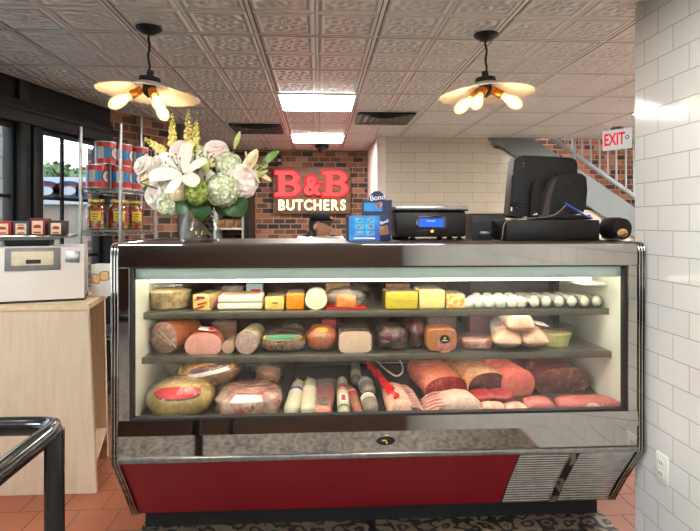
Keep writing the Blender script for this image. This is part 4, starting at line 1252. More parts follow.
MT['colby'] = M('marbled cheese', (244, 166, 54), .42, 0, (246, 226, 168), 46, lo=.45, hi=.55)
MT['paper'] = M('white paper label', (236, 234, 228), .6)
MT['labelgreen'] = M('green label', (30, 116, 80), .4); MT['labelpurple'] = M('purple blue label', (86, 84, 150), .4); MT['labelgold'] = M('gold label', (214, 166, 60), .4)
MT['papertan'] = M('tan top label', (196, 158, 112), .6, 0, (170, 120, 84), 40)
MT['traydark'] = M('black tray', (30, 29, 29), .3, 0, (38, 36, 36), 8)
MT['purplepack'] = M('pink purple carton', (176, 120, 132), .45); MT['bluepack'] = M('pale blue carton', (176, 200, 222), .45)
z1 = SH1 + .0008; z2 = SH2 + .0008

# --- top shelf
Y = 2.50
c, w_ = cxw(145, 192, Y + .1)
t = thing('deli_tub', 'large clear round tub of olives and garlic at the left end of the top shelf', 'tub', (c, Y + .12, z1))
r = w_ / 2; h = Z(168, 288, Y + .02) - z1
MB().lathe([(.001, 0), (r * .82, 0), (r * .86, .006), (r * .97, h), (r * 1.0, h), (r * 1.0, h + .006), (r * .95, h + .004)], 40).build('tub_wall', 'tub', t)
MB().lathe([(.001, .004), (r * .80, .004), (r * .9, h * .78), (r * .6, h * .86), (.001, h * .88)], 36).build('olives', M('olive and garlic mix', (150, 122, 74), .3, 0, (206, 186, 150), 40, .6, 50, coat=.3), t)
MB().lathe([(r * 1.01, h + .001), (r * 1.03, h + .007), (r * .98, h + .016), (r * .9, h + .012), (.001, h + .014)], 40).build('lid', 'tub', t)

def block(px0, px1, pyt, Y, dp, mat, label, cat='cheese', name='cheese_block', rot=0, top=None, bev=.006, zb=None, wrap=True):
    zb = z1 if zb is None else zb
    c, w_ = cxw(px0, px1, Y); h = Z((px0 + px1) / 2, pyt, Y) - zb
    t = thing(name, label, cat, (c, Y, zb), rot)
    MB().box((0, dp / 2, h / 2), (w_, dp, h), None, bev, 3).build('cheese', mat, t)
    if top: MB().box((0, dp / 2, h + .001), (w_ * .9, dp * .85, .003), None, .001).build('top_label', top, t)
    if wrap:
        m = MB(); m.rings([[Vector((x * (1 + .015 * noise.noise(Vector((x * 30, y * 30, z * 30)))), y, z)) for x, z in sec_round(w_ * 1.06, h * 1.08, .35, 32)] for y in (-.003, dp * .5, dp + .004)], False, False)
        for v in m.bm.verts: v.co.z = max(.0005, v.co.z + .004 * noise.noise(v.co * 60))
        m.build('plastic_wrap', 'plastic', t)
    return t, w_, h
t, w_, h = block(192, 210, 295, 2.51, .16, 'cream', 'cream cheese wedge in plastic printed with red, left on the top shelf', rot=radians(-14))
for k in range(3):
    MB().box((0.0 + (.008 if k % 2 else -.008), -.0045, h * (.2 + .28 * k)), (w_ * .6, .001, .007), (0, -.3, 0)).build('red_print', 'labelred', t)
MB().box((w_ / 2 + .0035, .08, h * .55), (.001, .13, .012), (.5, 0, 0)).build('red_print', 'labelred', t)
MB().box((0, -.0045, h * .84), (w_ * .5, .001, .012)).build('blue_print', 'labelpurple', t)
c, w_ = cxw(217, 262, 2.52); h = Z(240, 296, 2.52) - z1
for i, lb in enumerate(('lower of two stacked white brie loaves on the top shelf', 'upper of two stacked white brie loaves on the top shelf, with a tan top')):
    t = thing('brie_loaf', lb, 'cheese', (c + .003 * i, 2.52, z1 + i * (h / 2 + .0006)), radians(2 * i))
    MB().box((0, .085, h / 4), (w_ * (1 - .02 * i), .17, h / 2), None, h * .16, 4).build('rind', 'brie', t)
    if i: MB().box((0, .085, h / 2 + .001), (w_ * .8, .13, .003), None, .001).build('top_label', 'papertan', t)
t, w_, h = block(265, 284, 297, 2.51, .14, 'cream', 'cream coloured cheese block with a small dark mark on its face', top='papertan')
MB().box((0.002, -.0042, h * .55), (.022, .001, .005)).build('dark_mark', 'rubber', t)
block(286, 304, 294, 2.51, .14, 'orange', 'deep orange cheddar block between the cream block and the white round', top='papertan')
c, w_ = cxw(305, 327, 2.51); h = Z(316, 291, 2.51) - z1
t = thing('cheese_round', 'white round cut cheese log facing forward on the top shelf', 'cheese', (c, 2.51, z1))
loaf(t, sec_round(w_, h), .2, 'provolone', 'provolone', .02, 3, bname='cheese')
t = thing('wrapped_cheese_tray', 'orange cheese on a red tray under loose clear plastic, middle of the top shelf', 'cheese', (cxw(326, 367, 2.51)[0], 2.51, z1))
c, w_ = cxw(326, 367, 2.51)
MB().box((0, .07, .004), (w_ * .96, .14, .008), None, .003).build('red_tray', 'labelred', t)
MB().box((0, .06, .008 + .026), (.088, .1, .052), None, .005).build('cheese', 'orange', t)
Blob(w_ / 2, .085, .055, .9, .9, .12, 5, 4, .75).body('plastic_wrap', 'plastic', t).location = (0, .07, .001)
t, w_, h = block(386, 418, 292.5, 2.50, .16, 'yellowgreen', 'large yellow green cheese block, left of the pale yellow one', top='papertan')
MB().tube([(-w_ / 2, -.004, h * .75), (-w_ * .25, -.0045, h * .52), (w_ * .1, -.0045, h * .48), (w_ / 2, -.004, h * .58)], .0018, 6).build('wrap_fold', 'plastic', t)
block(419.5, 445, 290.5, 2.50, .16, 'paleyellow', 'pale yellow cheese block beside the marbled orange and white one', top='papertan')
block(446.5, 465, 294.5, 2.50, .13, 'colby', 'small marbled orange and white cheese block', top='papertan')
# mozzarella
def ball(px, py_c, Y, rpx, name, label, group, e=.85):
    r = S(rpx, px, Y)
    t = thing(name, label, 'mozzarella', (X(px, Y), Y + r, z1), random.uniform(0, 3), group)
    Blob(r * 1.02, r, r * .95, e, e, .06, 4, px, .9).body('cheese', 'mozz', t, 20, 12)
    return t
rx = [469.5, 479, 490, 502, 513, 523]
for i, px in enumerate(rx):
    ball(px, 306, 2.49, 5.6, 'mozzarella_ball', 'white fresh mozzarella ball in the front row on the right of the top shelf', 'front row of mozzarella balls')
for i, px in enumerate([473.5, 484, 494.5, 505, 515, 525]):
    ball(px, 300, 2.585, 5.4, 'mozzarella_ball', 'white fresh mozzarella ball in the row behind the front balls on the top shelf', 'second row of mozzarella balls')
for i, px in enumerate([478, 489, 500, 510.5, 521]):
    ball(px, 297, 2.68, 5.2, 'mozzarella_ball', 'white fresh mozzarella ball in the rearmost row on the top shelf', 'rear row of mozzarella balls')
for i, px in enumerate([534.5, 546, 559, 572, 584.5, 596.5]):
    c = X(px, 2.50); r = S(6.0, px, 2.50)
    t = thing('mozzarella_log', 'wrapped white mozzarella log lying end-on at the right of the top shelf', 'mozzarella', (c, 2.495, z1), 0, 'mozzarella logs end-on on the top shelf')
    loaf(t, sec_round(2 * r * .97, 2 * r), .17, 'mozz', 'mozz', .03, i, bname='cheese', front_round=.25, bulge=.01)
    m = MB(); m.rings([[Vector((x * 1.04, y, max(z * 1.05, .0003))) for x, z in sec_round(2 * r * .98, 2 * r, 1, 20)] for y in (-.008, .09, .18)], False, False)
    m.build('plastic_wrap', 'plastic', t)
# behind, top shelf
def carton(px0, px1, py0, py1, Y, zb, mat, name, label, prt=None):
    c, w_ = cxw(px0, px1, Y); h = Z((px0 + px1) / 2, py0, Y) - zb
    t = thing(name, label, 'carton', (c, Y, zb))
    MB().box((0, .03, h / 2), (w_, .06, h), None, .002).build('carton', mat, t)
    if prt: MB().box((.1 * w_, -.0008, h * .6), (w_ * .6, .0012, h * .25)).build('print', prt, t)
carton(246, 262, 284, 296, 2.74, z1, 'bluepack', 'snack_carton', 'pale blue and white carton behind the brie loaves', 'labelred')
carton(222, 243, 287, 296, 2.745, z1, 'turkeyskin', 'snack_carton', 'brown package behind the brie loaves, left of the pale blue carton')
carton(326, 350, 283.5, 296, 2.745, z1, 'kraft', 'snack_carton', 'tan package behind the white cheese round')
carton(387, 410, 284, 296, 2.745, z1, 'kraft', 'snack_carton', 'tan package behind the large yellow green cheese')

# --- second shelf
Y = 2.49
def lf(px0, px1, pyt, Y, L, sec, bm, fm, name, label, cat, rot=0, zb=None, **k):
    zb = z2 if zb is None else zb
    c, w_ = cxw(px0, px1, Y); h = Z((px0 + px1) / 2, pyt, Y) - zb
    t = thing(name, label, cat, (c, Y, zb), rot)
    loaf(t, sec(w_, h), L, bm, fm, **k)
    return t, w_, h
t, w_, h = lf(147, 180, 322.5, 2.53, .24, lambda w, h: sec_round(w * 1.02, h, .9), 'roastside', 'roastface', 'roast_meat', 'large round brown roast with a mottled cut face, leftmost on the second shelf', 'roast', radians(-24), amp=.05, seed=1, bulge=.012, ends=.5)
for (x, a) in ((.0, .6), (.03, .75), (-.035, -.5)):
    MB().tube([(x - .05, -.0105, h * .5 + .05 * a), (x, -.0135, h * .5), (x + .05, -.0105, h * .5 - .05 * a)], .0022, 5).build('net_string', 'casing', t)
t, w_, h = lf(185, 221.5, 331, 2.49, .2, sec_ham, 'hamrim', 'hampink', 'cut_ham', 'pink half ham with flat cut face and orange rim on the second shelf', 'ham', radians(3), amp=.04, seed=2, ends=.5)
MB().box((.01, .05, h * 1.0), (w_ * .45, .07, .004), (0, .12, 0), .001).build('label', 'paper', t)
MB().box((.035, .05, h * .985), (w_ * .2, .07, .004), (0, .3, 0), .001).build('red_label', 'labelred', t)
lf(221.8, 234.5, 341, 2.50, .2, sec_round, 'palesausage', 'palesausage', 'sausage_end', 'small pale sausage end between the ham and the bologna', 'sausage', bname='sausage', seed=3, amp=.02)
lf(234.8, 257.5, 330.5, 2.475, .22, sec_round, 'casing', 'bologna', 'bologna_log', 'round grey pink bologna log in pale casing on the second shelf', 'sausage', radians(-6), bname='casing', seed=4, amp=.015)
c, w_ = cxw(259, 306, 2.50); h = Z(282, 334, 2.5) - z2
t = thing('cured_meat_pack', 'vacuum pack of dark cured meat with a green and yellow label', 'meat pack', (c, 2.58, z2))
bl = Blob(w_ / 2, .09, h * .52, .7, .6, .06, 5, 5, .9); bl.body('meat', 'slab', t); Blob(w_ / 2 + .004, .095, h * .55, .6, .6, .08, 6, 6, .9).body('plastic_wrap', 'plasticdark', t)
y_ = bl.patch('label_edge', 'yellow', t, -pi / 2, .52, .85, .3, .0075); bl.patch('label', 'labelgreen', t, -pi / 2, .54, .66, .25, .0105)
c, w_ = cxw(305.5, 338.5, 2.5); h = Z(322, 328, 2.5) - z2
t = thing('wrapped_roast', 'round bronze roast in plastic with a yellow label on top', 'roast', (c, 2.57, z2))
bl = Blob(w_ / 2, .085, h * .54, .85, .9, .1, 5, 8, .88); bl.body('meat', 'bronze', t); bl.patch('label', 'labelgold', t, -pi / 2, .85, .5, .22, .003)
t, w_, h = lf(339, 371.5, 331.5, 2.48, .2, lambda w, h: sec_round(w, h, .42), 'turkeyskin', 'turkey', 'turkey_loaf', 'square pale turkey loaf with a flat beige face, right of the bronze roast', 'deli loaf', amp=.03, seed=6, ends=.3)
m = MB(); m.box((0, .07, h + .007), (w_ * .9, .14, .012), None, .005); m.build('plastic_fold', 'plasticdark', t)
c, w_ = cxw(376, 409.5, 2.5); h = Z(392, 327, 2.5) - z2
t = thing('dark_roast_pack', 'black wrapped roast in glossy printed plastic, right of the turkey loaf', 'meat pack', (c, 2.58, z2))
bl = Blob(w_ / 2, .09, h * .53, .75, .75, .09, 5, 9, .88); bl.body('meat', 'darkmeat', t); bl.patch('label', 'labelgold', t, -pi / 2 - .3, .75, .2, .1, .003); bl.patch('label', 'maroon', t, -pi / 2, .2, .6, .25, .003)
Blob(w_ / 2 + .004, .094, h * .55, .75, .75, .12, 7, 10, .88).body('plastic_wrap', 'plasticdark', t)
c, w_ = cxw(408, 426, 2.54); h = Z(417, 322.5, 2.54) - z2
t = thing('wrapped_ham', 'upright dark maroon wrapped ham behind the brown smoked loaf', 'ham', (c, 2.60, z2))
bl = Blob(w_ / 2, .06, h * .52, .8, .9, .12, 4, 11, .92); bl.body('meat', 'maroon', t); Blob(w_ / 2 + .003, .063, h * .54, .8, .9, .16, 6, 12, .92).body('plastic_wrap', 'plasticdark', t)
t, w_, h = lf(426.5, 457.5, 329, 2.475, .18, lambda w, h: sec_round(w, h, .5), 'smoked', 'smoked', 'smoked_loaf', 'brown smoked meat loaf with a round black label on its face', 'deli loaf', radians(-3), amp=.04, seed=7, front_round=.08, ends=.35)
def fdisc(nm, mt, x, z, r, y, par, sq=1):
    m = MB(); m.rings([[Vector((x + r * cos(2 * pi * k / 24), yy, z + r * sq * sin(2 * pi * k / 24))) for k in range(24)] for yy in (y, y - .001)]); return m.build(nm, mt, par)
fdisc('meat_window', 'redbrown', .012, h * .30, .036, -.003, t, 1.1); fdisc('round_label', 'blackgloss', .012, h * .56, .023, -.0042, t, .85); fdisc('gold_seal', 'labelgold', .012, h * .6, .006, -.0055, t); MB().box((.012, -.0056, h * .5), (.026, .001, .003)).build('label_print', 'paper', t)
c, w_ = cxw(461, 497, 2.5); h = Z(479, 337.5, 2.5) - z2
t = thing('flat_meat_pack', 'flat vacuum pack of red brown meat left of the stacked white rolls', 'meat pack', (c, 2.585, z2))
Blob(w_ / 2, .095, h * .55, .55, .7, .05, 5, 13, .8).body('meat', 'redbrown', t); Blob(w_ / 2 + .005, .10, h * .58, .5, .7, .06, 7, 14, .8).body('plastic_wrap', 'plastic', t)
# three white printed rolls
def roll(px, pyc, Y, zb, rot, label, prt=True):
    c = X(px, Y); w_ = S(30, px, Y); h = S(19.5, px, Y)
    t = thing('meat_roll', label, 'meat roll', (c, Y, zb), Euler((radians(12), 0, rot), 'XYZ'), None)
    s_ = sec_round(w_, h, .95, 32)
    m = MB(); cz = h / 2
    m.rings([[Vector((x * q, y, (z - cz) * q + cz)) for x, z in s_] for y, q in ((.045, 1), (.1, 1.0), (.2, 1.0), (.225, .8), (.235, .4))], False, True); m.build('white_sleeve', 'paper', t)
    m = MB(); m.rings([[Vector((x * q, y, (z - cz) * q2 + cz)) for x, z in s_] for y, q, q2 in ((-.034, .70, .03), (-.028, .80, .28), (-.018, .88, .5), (.0, .95, .76), (.025, .99, .94), (.046, .998, .998))], True, False); m.build('meat_end', 'porkroll', t, ang=70)
    if prt:
        for k, (s, yy) in enumerate((('TAYLOR', .078),)):
            o = text('red_lettering', s, .052, 'labelred', t, Matrix.Identity(4), 0, .0012, .62)
            for v in o.data.vertices:
                a = v.co.x / (w_ * .5); a0 = pi / 2 - a * .95
                v.co = Vector(((w_ / 2 + .001) * cos(a0), yy + v.co.y, cz + (h / 2 + .001) * spow(sin(a0), .95)))
    return t, h
t, h = roll(507, 340, 2.50, z2, radians(-15), 'white printed meat roll at the lower left of the stack of three')
roll(534, 343, 2.50, z2, radians(6), 'white printed meat roll at the lower right of the stack of three', True)
roll(520, 327, 2.495, z2 + h * .80, radians(-4), 'white printed meat roll on top of the stack of three')
# deli tub with lid open
c, w_ = cxw(543, 581, 2.50); 
t = thing('salad_tub', 'clear tub of yellow food with dark lid at the right end of the second shelf', 'tub', (c, 2.50 + w_ / 2, z2))
r = w_ / 2; h = Z(563, 331, 2.50) - z2
MB().lathe([(.001, .002), (r * .72, .002), (r * .9, h * .72), (.001, h * .74)], 36).build('salad', M('yellow egg salad', (216, 204, 116), .5, 0, (232, 224, 170), 50, .4, 60), t)
MB().lathe([(.001, 0), (r * .76, 0), (r * .98, h), (r * 1.02, h), (r * 1.02, h + .004)], 40).build('tub_wall', 'tub', t)
MB().lathe([(r * 1.03, h + .002), (r * 1.04, h + .01), (r * .95, h + .014), (.001, h + .01)], 40).build('lid', 'plasticdark', t)
m = MB(); m.box((-r * .9, -r * .4, h + .026), (.07, .05, .004), (.25, .2, .3), .001); m.build('loose_label', 'paper', t)
# behind, second shelf
c, w_ = cxw(280, 306, 2.72)
t = thing('plastic_bag', 'clear plastic bag with a red sticker behind the cured meat pack', 'bag', (c, 2.76, z2)); bl = Blob(w_ / 2, .06, .055, .9, .9, .15, 6, 20, .85)
bl.body('bag_body', 'plastic', t); Blob(w_ / 2 - .01, .05, .045, .9, .9, .1, 6, 21, .85).body('contents', 'netted', t); bl.patch('red_sticker', 'labelred', t, -pi / 2 - .7, .2, .16, .2, .004)
carton(322, 336, 320, 340, 2.80, z2, 'labelred', 'meat_carton', 'dark red carton at the back of the second shelf behind the bronze roast')
carton(428, 456, 318, 340, 2.80, z2, 'turkeyskin', 'meat_carton', 'brown package at the back of the second shelf behind the smoked loaf')
carton(470, 495, 316, 338, 2.80, z2, 'purplepack', 'meat_carton', 'pinkish package at the back of the second shelf behind the flat meat pack')
carton(212, 236, 322, 340, 2.80, z2, 'roastface', 'meat_carton', 'brown package at the back of the second shelf behind the cut ham')

# --- bottom deck
def zd(Y): return .585 + .12 * (Y - 2.312) + .001
SL = math.atan(.12)
def deck(name, label, cat, px, Y, rz=0, dz=0, group=None):
    return thing(name, label, cat, (X(px, Y), Y, zd(Y) + dz), Euler((SL, 0, rz), 'XYZ'), group)
# trays
t = deck('black_tray', 'flat black tray under the row of salami in the bottom of the case', 'tray', 337, 2.64)
xA, xB = X(290, 2.6) - t.location.x, X(381, 2.6) - t.location.x
MB().box(((xA + xB) / 2, 0, .004), (xB - xA, .62, .006), None, .002).build('tray_base', 'traydark', t)
m = MB(); m.box((xA + .004, 0, .01), (.008, .62, .016), None, .003); m.box((xB - .004, 0, .01), (.008, .62, .016), None, .003); m.box(((xA + xB) / 2, .308, .01), (xB - xA, .008, .016), None, .003); m.build('rim', 'traydark', t)
t = deck('black_tray', 'flat black tray under the pork rack beside the salami', 'tray', 405, 2.64)
xA, xB = X(383.5, 2.6) - t.location.x, X(420, 2.6) - t.location.x
MB().box(((xA + xB) / 2, 0, .004), (xB - xA, .62, .006), None, .002).build('tray_base', 'traydark', t)
m = MB(); m.box((xA + .004, 0, .01), (.008, .62, .016), None, .003); m.box((xB - .004, 0, .01), (.008, .62, .016), None, .003); m.box(((xA + xB) / 2, .308, .01), (xB - xA, .008, .016), None, .003); m.build('rim', 'traydark', t)
# gold hams on the left
t = deck('wrapped_ham', 'large golden wrapped ham with a red label at the left of the case bottom', 'ham', 182, 2.50, 0)
w_ = S(66, 182, 2.45); bl = Blob(w_ / 2, .13, .078, .85, .85, .06, 5, 31, .72); bl.body('meat', 'goldham', t)
bl.patch('label_edge', 'rubber', t, -pi / 2 + .1, .72, .92, .36, .004); bl.patch('red_label', 'labelred', t, -pi / 2 + .1, .74, .86, .31, .0065)
Blob(w_ / 2 + .004, .134, .081, .85, .85, .09, 7, 32, .72).body('plastic_wrap', 'plastic', t)
t = thing('wrapped_ham', 'brown gold wrapped ham with a white label, lying on top behind the red labelled one', 'ham', (X(211, 2.62), 2.62, zd(2.62) + .07), Euler((SL, radians(-9), radians(8)), 'XYZ'))
w_ = S(62, 210, 2.6); bl = Blob(w_ / 2, .1, .066, .8, .8, .08, 5, 33, .8); bl.body('meat', 'goldham2', t)
bl.patch('dark_label', 'darkmeat', t, -pi / 2 + .1, .62, .8, .22, .003); bl.patch('white_label', 'paper', t, -pi / 2, .30, .62, .12, .005, shape='rect', rot=.08)
Blob(w_ / 2 + .004, .103, .065, .8, .8, .1, 7, 34, .8).body('plastic_wrap', 'plastic', t)
t = deck('paper_bundle', 'pale paper wrapped bundle at the back left behind the brown gold ham', 'meat pack', 196, 2.88)
Blob(.16, .07, .09, .8, .8, .1, 5, 35, .85).body('paper_wrap', 'paper', t)
t = deck('sliced_meat_pack', 'clear pack of sliced red meat with a white label in the case bottom', 'meat pack', 250, 2.47)
w_ = S(64, 250, 2.4); bl = Blob(w_ / 2, .12, .06, .6, .7, .1, 5, 36, .75); bl.body('meat', 'sliced', t); bl.patch('white_label', 'paper', t, -pi / 2, .78, .4, .30, .006, shape='rect', rot=.05)
bl.patch('red_label', 'labelred', t, -pi / 2 - .1, 1.12, .9, .05, .0075, shape='rect', rot=.05)
Blob(w_ / 2 + .005, .125, .064, .6, .7, .12, 7, 37, .75).body('plastic_wrap', 'plastic', t)
t = deck('plastic_bag', 'clear bag of orange brown food behind the sliced meat pack', 'bag', 268, 2.74)
Blob(.06, .06, .05, .8, .8, .12, 6, 38, .85).body('contents', 'orangefood', t); Blob(.085, .08, .075, .9, .9, .16, 7, 39, .85).body('bag_body', 'plastic', t)
# salami
def lengthwise(px, Yf, L, r, mat, name, label, rz=0, labels=(), tip=True, dz=.008, cat='salami', amp=.02, seed=0):
    t = thing(name, label, cat, (X(px, Yf), Yf, zd(Yf) + dz), Euler((SL, 0, rz), 'XYZ'))
    m = MB(); prof = [(.0, .25), (.006, .6), (.02, .88), (.045, 1.0), (L * .5, 1.0), (L - .04, .95), (L - .015, .7), (L, .25)]
    m.rings([[Vector((r * q * cos(a) * (1 + amp * noise.noise(Vector((cos(a), y * 20, sin(a) + seed)))), y, r + r * q * sin(a))) for a in [2 * pi * k / 24 for k in range(24)]] for y, q in prof])
    m.build('salami', mat, t, ang=80)
    for (y0, y1, mt, a0, a1) in labels:
        m = MB(); m.grid(lambda u, v: Vector((r * 1.012 * cos(a0 + (a1 - a0) * u) , y0 + (y1 - y0) * v, r + r * 1.012 * sin(a0 + (a1 - a0) * u))), 16, 2); m.build('label', mt, t)
    if tip:
        m = MB(); m.cyl((0, L - .004, r), (0, L + .014, r), r * .22, r * .3, 10); m.tube([(0, L + .012, r), (-.008, L + .03, r + .004), (-.02, L + .036, r + .01)], .003, 6); m.build('tied_end', 'casing', t)
    return t
lengthwise(291, 2.335, .31, .036, 'salami', 'salami', 'white floured salami with a purple blue label, leftmost of the pair', radians(-5), ((.17, .2, 'labelpurple', .1, 3.0), (.155, .172, 'paper', .1, 3.0)), seed=1)
lengthwise(308, 2.335, .33, .036, 'salami', 'salami', 'white floured salami with a pale pink label, right of the purple labelled one', radians(-1), ((.17, .2, 'paper', .1, 3.0), (.178, .186, 'purplepack', .3, 2.8)), seed=2)
t = deck('pepperoni_bag', 'clear bag of red pepperoni among the salami', 'bag', 323.5, 2.50, radians(-4), .008)
bl = Blob(.046, .16, .026, .6, .5, .05, 5, 41, .8, .0); bl.body('pepperoni', 'pepperoni', t); bl.patch('clear_window', 'netted', t, -pi / 2, 1.2, 1.3, .22, .003)
m = MB(); pl_ = [(-.05, -.165), (.046, -.165), (.062, .17), (.05, .19), (-.07, .16)]
m.rings([[Vector((x, y, .004)) for x, y in pl_], [Vector((x * .95, y * .97, .042)) for x, y in pl_], [Vector((x * .7, y * .85, .056)) for x, y in pl_]]); m.build('plastic_wrap', 'plastic', t)
lengthwise(344, 2.335, .37, .029, 'salami', 'salami', 'speckled salami with a green and red printed wrapper', radians(-1), ((.02, .035, 'labelgreen', .1, 3.0), (.06, .14, 'paper', .8, 2.3), (.07, .13, 'labelred', 1.2, 1.9), (.19, .2, 'labelgreen', .1, 3.0), (.21, .235, 'labelred', .3, 2.8), (.24, .25, 'labelgreen', .1, 3.0)), False, seed=3)
lengthwise(359, 2.335, .28, .024, 'brownsalami', 'salami', 'thin brown salami with a red label', radians(5), ((.17, .20, 'labelred', .2, 2.9), (.2, .207, 'paper', .2, 2.9)), seed=4)
lengthwise(356, 2.67, .24, .027, 'netted', 'salami', 'grey netted salami behind the thin brown one', radians(-3), ((.03, .1, 'salami', .4, 2.7),), False, seed=5)
lengthwise(372, 2.335, .15, .036, 'netted', 'salami', 'short netted salami with a grey label, at the front beside the pork rack', radians(4), ((.08, .115, 'paper', .2, 2.9), (.09, .1, 'labelred', .5, 2.4)), seed=6, amp=.06)
lengthwise(369, 2.515, .16, .037, 'netted', 'salami', 'short dark netted salami behind the front netted one', radians(5), ((.07, .1, 'bluepack', .2, 2.9),), seed=7, amp=.08)
t = deck('red_packet', 'long red plastic packet slanting beside the netted salami', 'packet', 380, 2.63, radians(12), .036)
m = MB(); n = 12
def rp(u, v): return Vector(((u - .5) * (.052 - .012 * v) + .004 * sin(v * 30), -.26 + .5 * v, .035 + .012 * sin(pi * u) + .004 * sin(v * 40 + u * 5)))
m.grid(rp, 8, 30); m.grid(lambda u, v: Vector(((u - .5) * (.052 - .012 * v) + .004 * sin(v * 30), -.26 + .5 * v, .034 - .004 * sin(pi * u))), 8, 30)
bmesh.ops.remove_doubles(m.bm, verts=m.bm.verts, dist=.0012); m.build('packet_film', M('shiny red film', (206, 28, 36), .22, 0, (186, 20, 30), 14, .5, 60, coat=.4), t)
# string loop
pts = []
for (px, py) in ((371, 362), (379, 371), (387, 378), (394, 383), (399, 383), (402.5, 379), (402, 372), (398, 365), (393, 360)):
    Fd = (1.45 - .585 - .015 + .12 * 2.312) / ((py - 223) / FPX + .12); pts.append(Vector((*cw((px - 350) / FPX * Fd, Fd), 0)))
for p in pts: p.z = zd(p.y) + .055
o = MB().tube(smooth(pts), .0045, 8).build('string_loop', 'paper'); tag(o, 'white looped string lying on the black tray above the pork rack', 'string')
# pork rack (right ribs) and lamb rack (left ribs)
def rack(px0, px1, Yf, L, h, rib_side, mats, name, label, rz, n=8):
    c, w_ = cxw(px0, px1, Yf)
    t = thing(name, label, 'meat rack', (c, Yf, zd(Yf) + .009), Euler((SL, 0, rz), 'XYZ'))
    s = rib_side; m = MB()
    prof = lambda k: [Vector((-s * (w_ / 2) * .98 * k, 0, 0)), Vector((-s * w_ / 2 * k, 0, h * .6)), Vector((-s * w_ * .36 * k, 0, h * .95)), Vector((-s * w_ * .1, 0, h * 1.0)), Vector((s * w_ * .14, 0, h * .8)), Vector((s * w_ * .22, 0, h * .4)), Vector((s * w_ * .2, 0, 0))]
    rr = []
    for i in range(11):
        f = i / 10; k = 1 - .25 * f ** 2; zz = sin(pi * min(1, .12 + f * .95) * .5 + .0) if f < .1 else 1 - .25 * f ** 3
        rr.append([Vector((p.x + .004 * noise.noise(Vector((p.x * 30, f * 8, 1))), f * L, p.z * zz)) for p in prof(k)])
    m.rings(rr); bmesh.ops.subdivide_edges(m.bm, edges=m.bm.edges[:], cuts=1, smooth=.6, use_grid_fill=True)
    m.build('meat', mats[0], t, ang=80)
    for i in range(n):
        y = L * (.05 + .85 * i / (n - 1))
        MB().tube([(s * w_ * .12, y, h * .62), (s * w_ * .3, y + .004, h * .55), (s * w_ * .42, y + .002, h * .36), (s * w_ * .5, y - .002, h * .16)], [.006, .0055, .005, .0045], 8).build('rib_bone', 'rib', t)
    m = MB(); m.grid(lambda u, v: Vector((s * w_ * (.15 + .33 * u), L * (.04 + .88 * v), h * (.5 - .38 * u) + .002 * sin(v * 50))), 4, 24); m.build('rib_meat', mats[1], t)
    return t
rack(388, 426, 2.345, .26, .07, 1, ('porkskin', 'darkage'), 'pork_rack', 'pale pork rack with its ribs pointing right, on a black tray', radians(4), 8)
rack(425, 482, 2.34, .15, .085, -1, ('lambfat', 'fatpink'), 'lamb_rack', 'white fatted rack of lamb with its ribs pointing left, in front of the red roast', radians(-4), 5)
# rib roasts
def roast(px0, px1, Yf, L, h, bm, fm, name, label, rz, seed, tilt=0):
    c, w_ = cxw(px0, px1, Yf)
    t = thing(name, label, 'roast', (c, Yf, zd(Yf)), Euler((SL + tilt, 0, rz), 'XYZ'))
    loaf(t, sec_ham(w_, h), L, bm, fm, .08, seed, ends=.3, bulge=.006, bname='fat_cap')
    return t
roast(424, 468, 2.535, .34, .125, 'fatpink', 'beefcut', 'rib_roast', 'large pink rib roast with a dark red cut end, left of the fat covered one', radians(10), 11)
roast(466, 508, 2.56, .34, .13, 'fatcream', 'agedcut', 'rib_roast', 'fat covered rib roast with a blackened cut end, centre right of the case bottom', radians(13), 12)
roast(503, 536, 2.55, .36, .14, 'rosebeef', 'rosebeef', 'beef_roast', 'bright rose coloured beef roast right of the fat covered one', radians(14), 13)
roast(534, 590, 2.58, .34, .14, 'darkage', 'darkage', 'aged_roast', 'large dark aged beef roast at the right behind the steaks', radians(4), 14)
def cut(px0, px1, Y, dp, h, mat, name, label, rz=0, seed=0, dz=0, e2=.7):
    c, w_ = cxw(px0, px1, Y)
    t = thing(name, label, 'meat cut', (c, Y, zd(Y) + dz), Euler((SL, 0, rz), 'XYZ'))
    bl = Blob(w_ / 2, dp / 2, h / 1.8, .65, e2, .1, 5, seed, .8); bl.body('meat', mat, t, 28, 14)
    return t, bl
cut(471, 493, 2.475, .11, .03, 'redslice', 'beef_slice', 'dark red beef slice behind the pale veal pieces, left of two', .2, 51, .03)
cut(489, 513, 2.48, .11, .028, 'redslice', 'beef_slice', 'dark red beef slice behind the pale veal pieces, right of two', -.15, 52, .03)
cut(480, 505, 2.375, .08, .055, 'veal', 'veal_piece', 'pale pink veal piece beside the lamb rack', -.1, 53)
cut(503, 528, 2.375, .08, .048, 'veal', 'veal_piece', 'pale pink veal piece tapering to the right, left of the steaks', .15, 54)
t, bl = cut(523, 552, 2.385, .1, .068, 'steakpink', 'steak', 'square pink steak with a pale fat spot in the case bottom', 0, 55, 0, .5)
bl.patch('fat_spot', 'lambfat', t, -pi / 2, -.1, .32, .35, .002)
t, bl = cut(556, 618, 2.395, .11, .062, 'steakpink', 'steak', 'long pink steak at the far right of the case bottom', -.04, 56, 0, .6)
bl.patch('fat_streak', 'lambfat', t, -pi / 2, .3, .08, .5, .002)
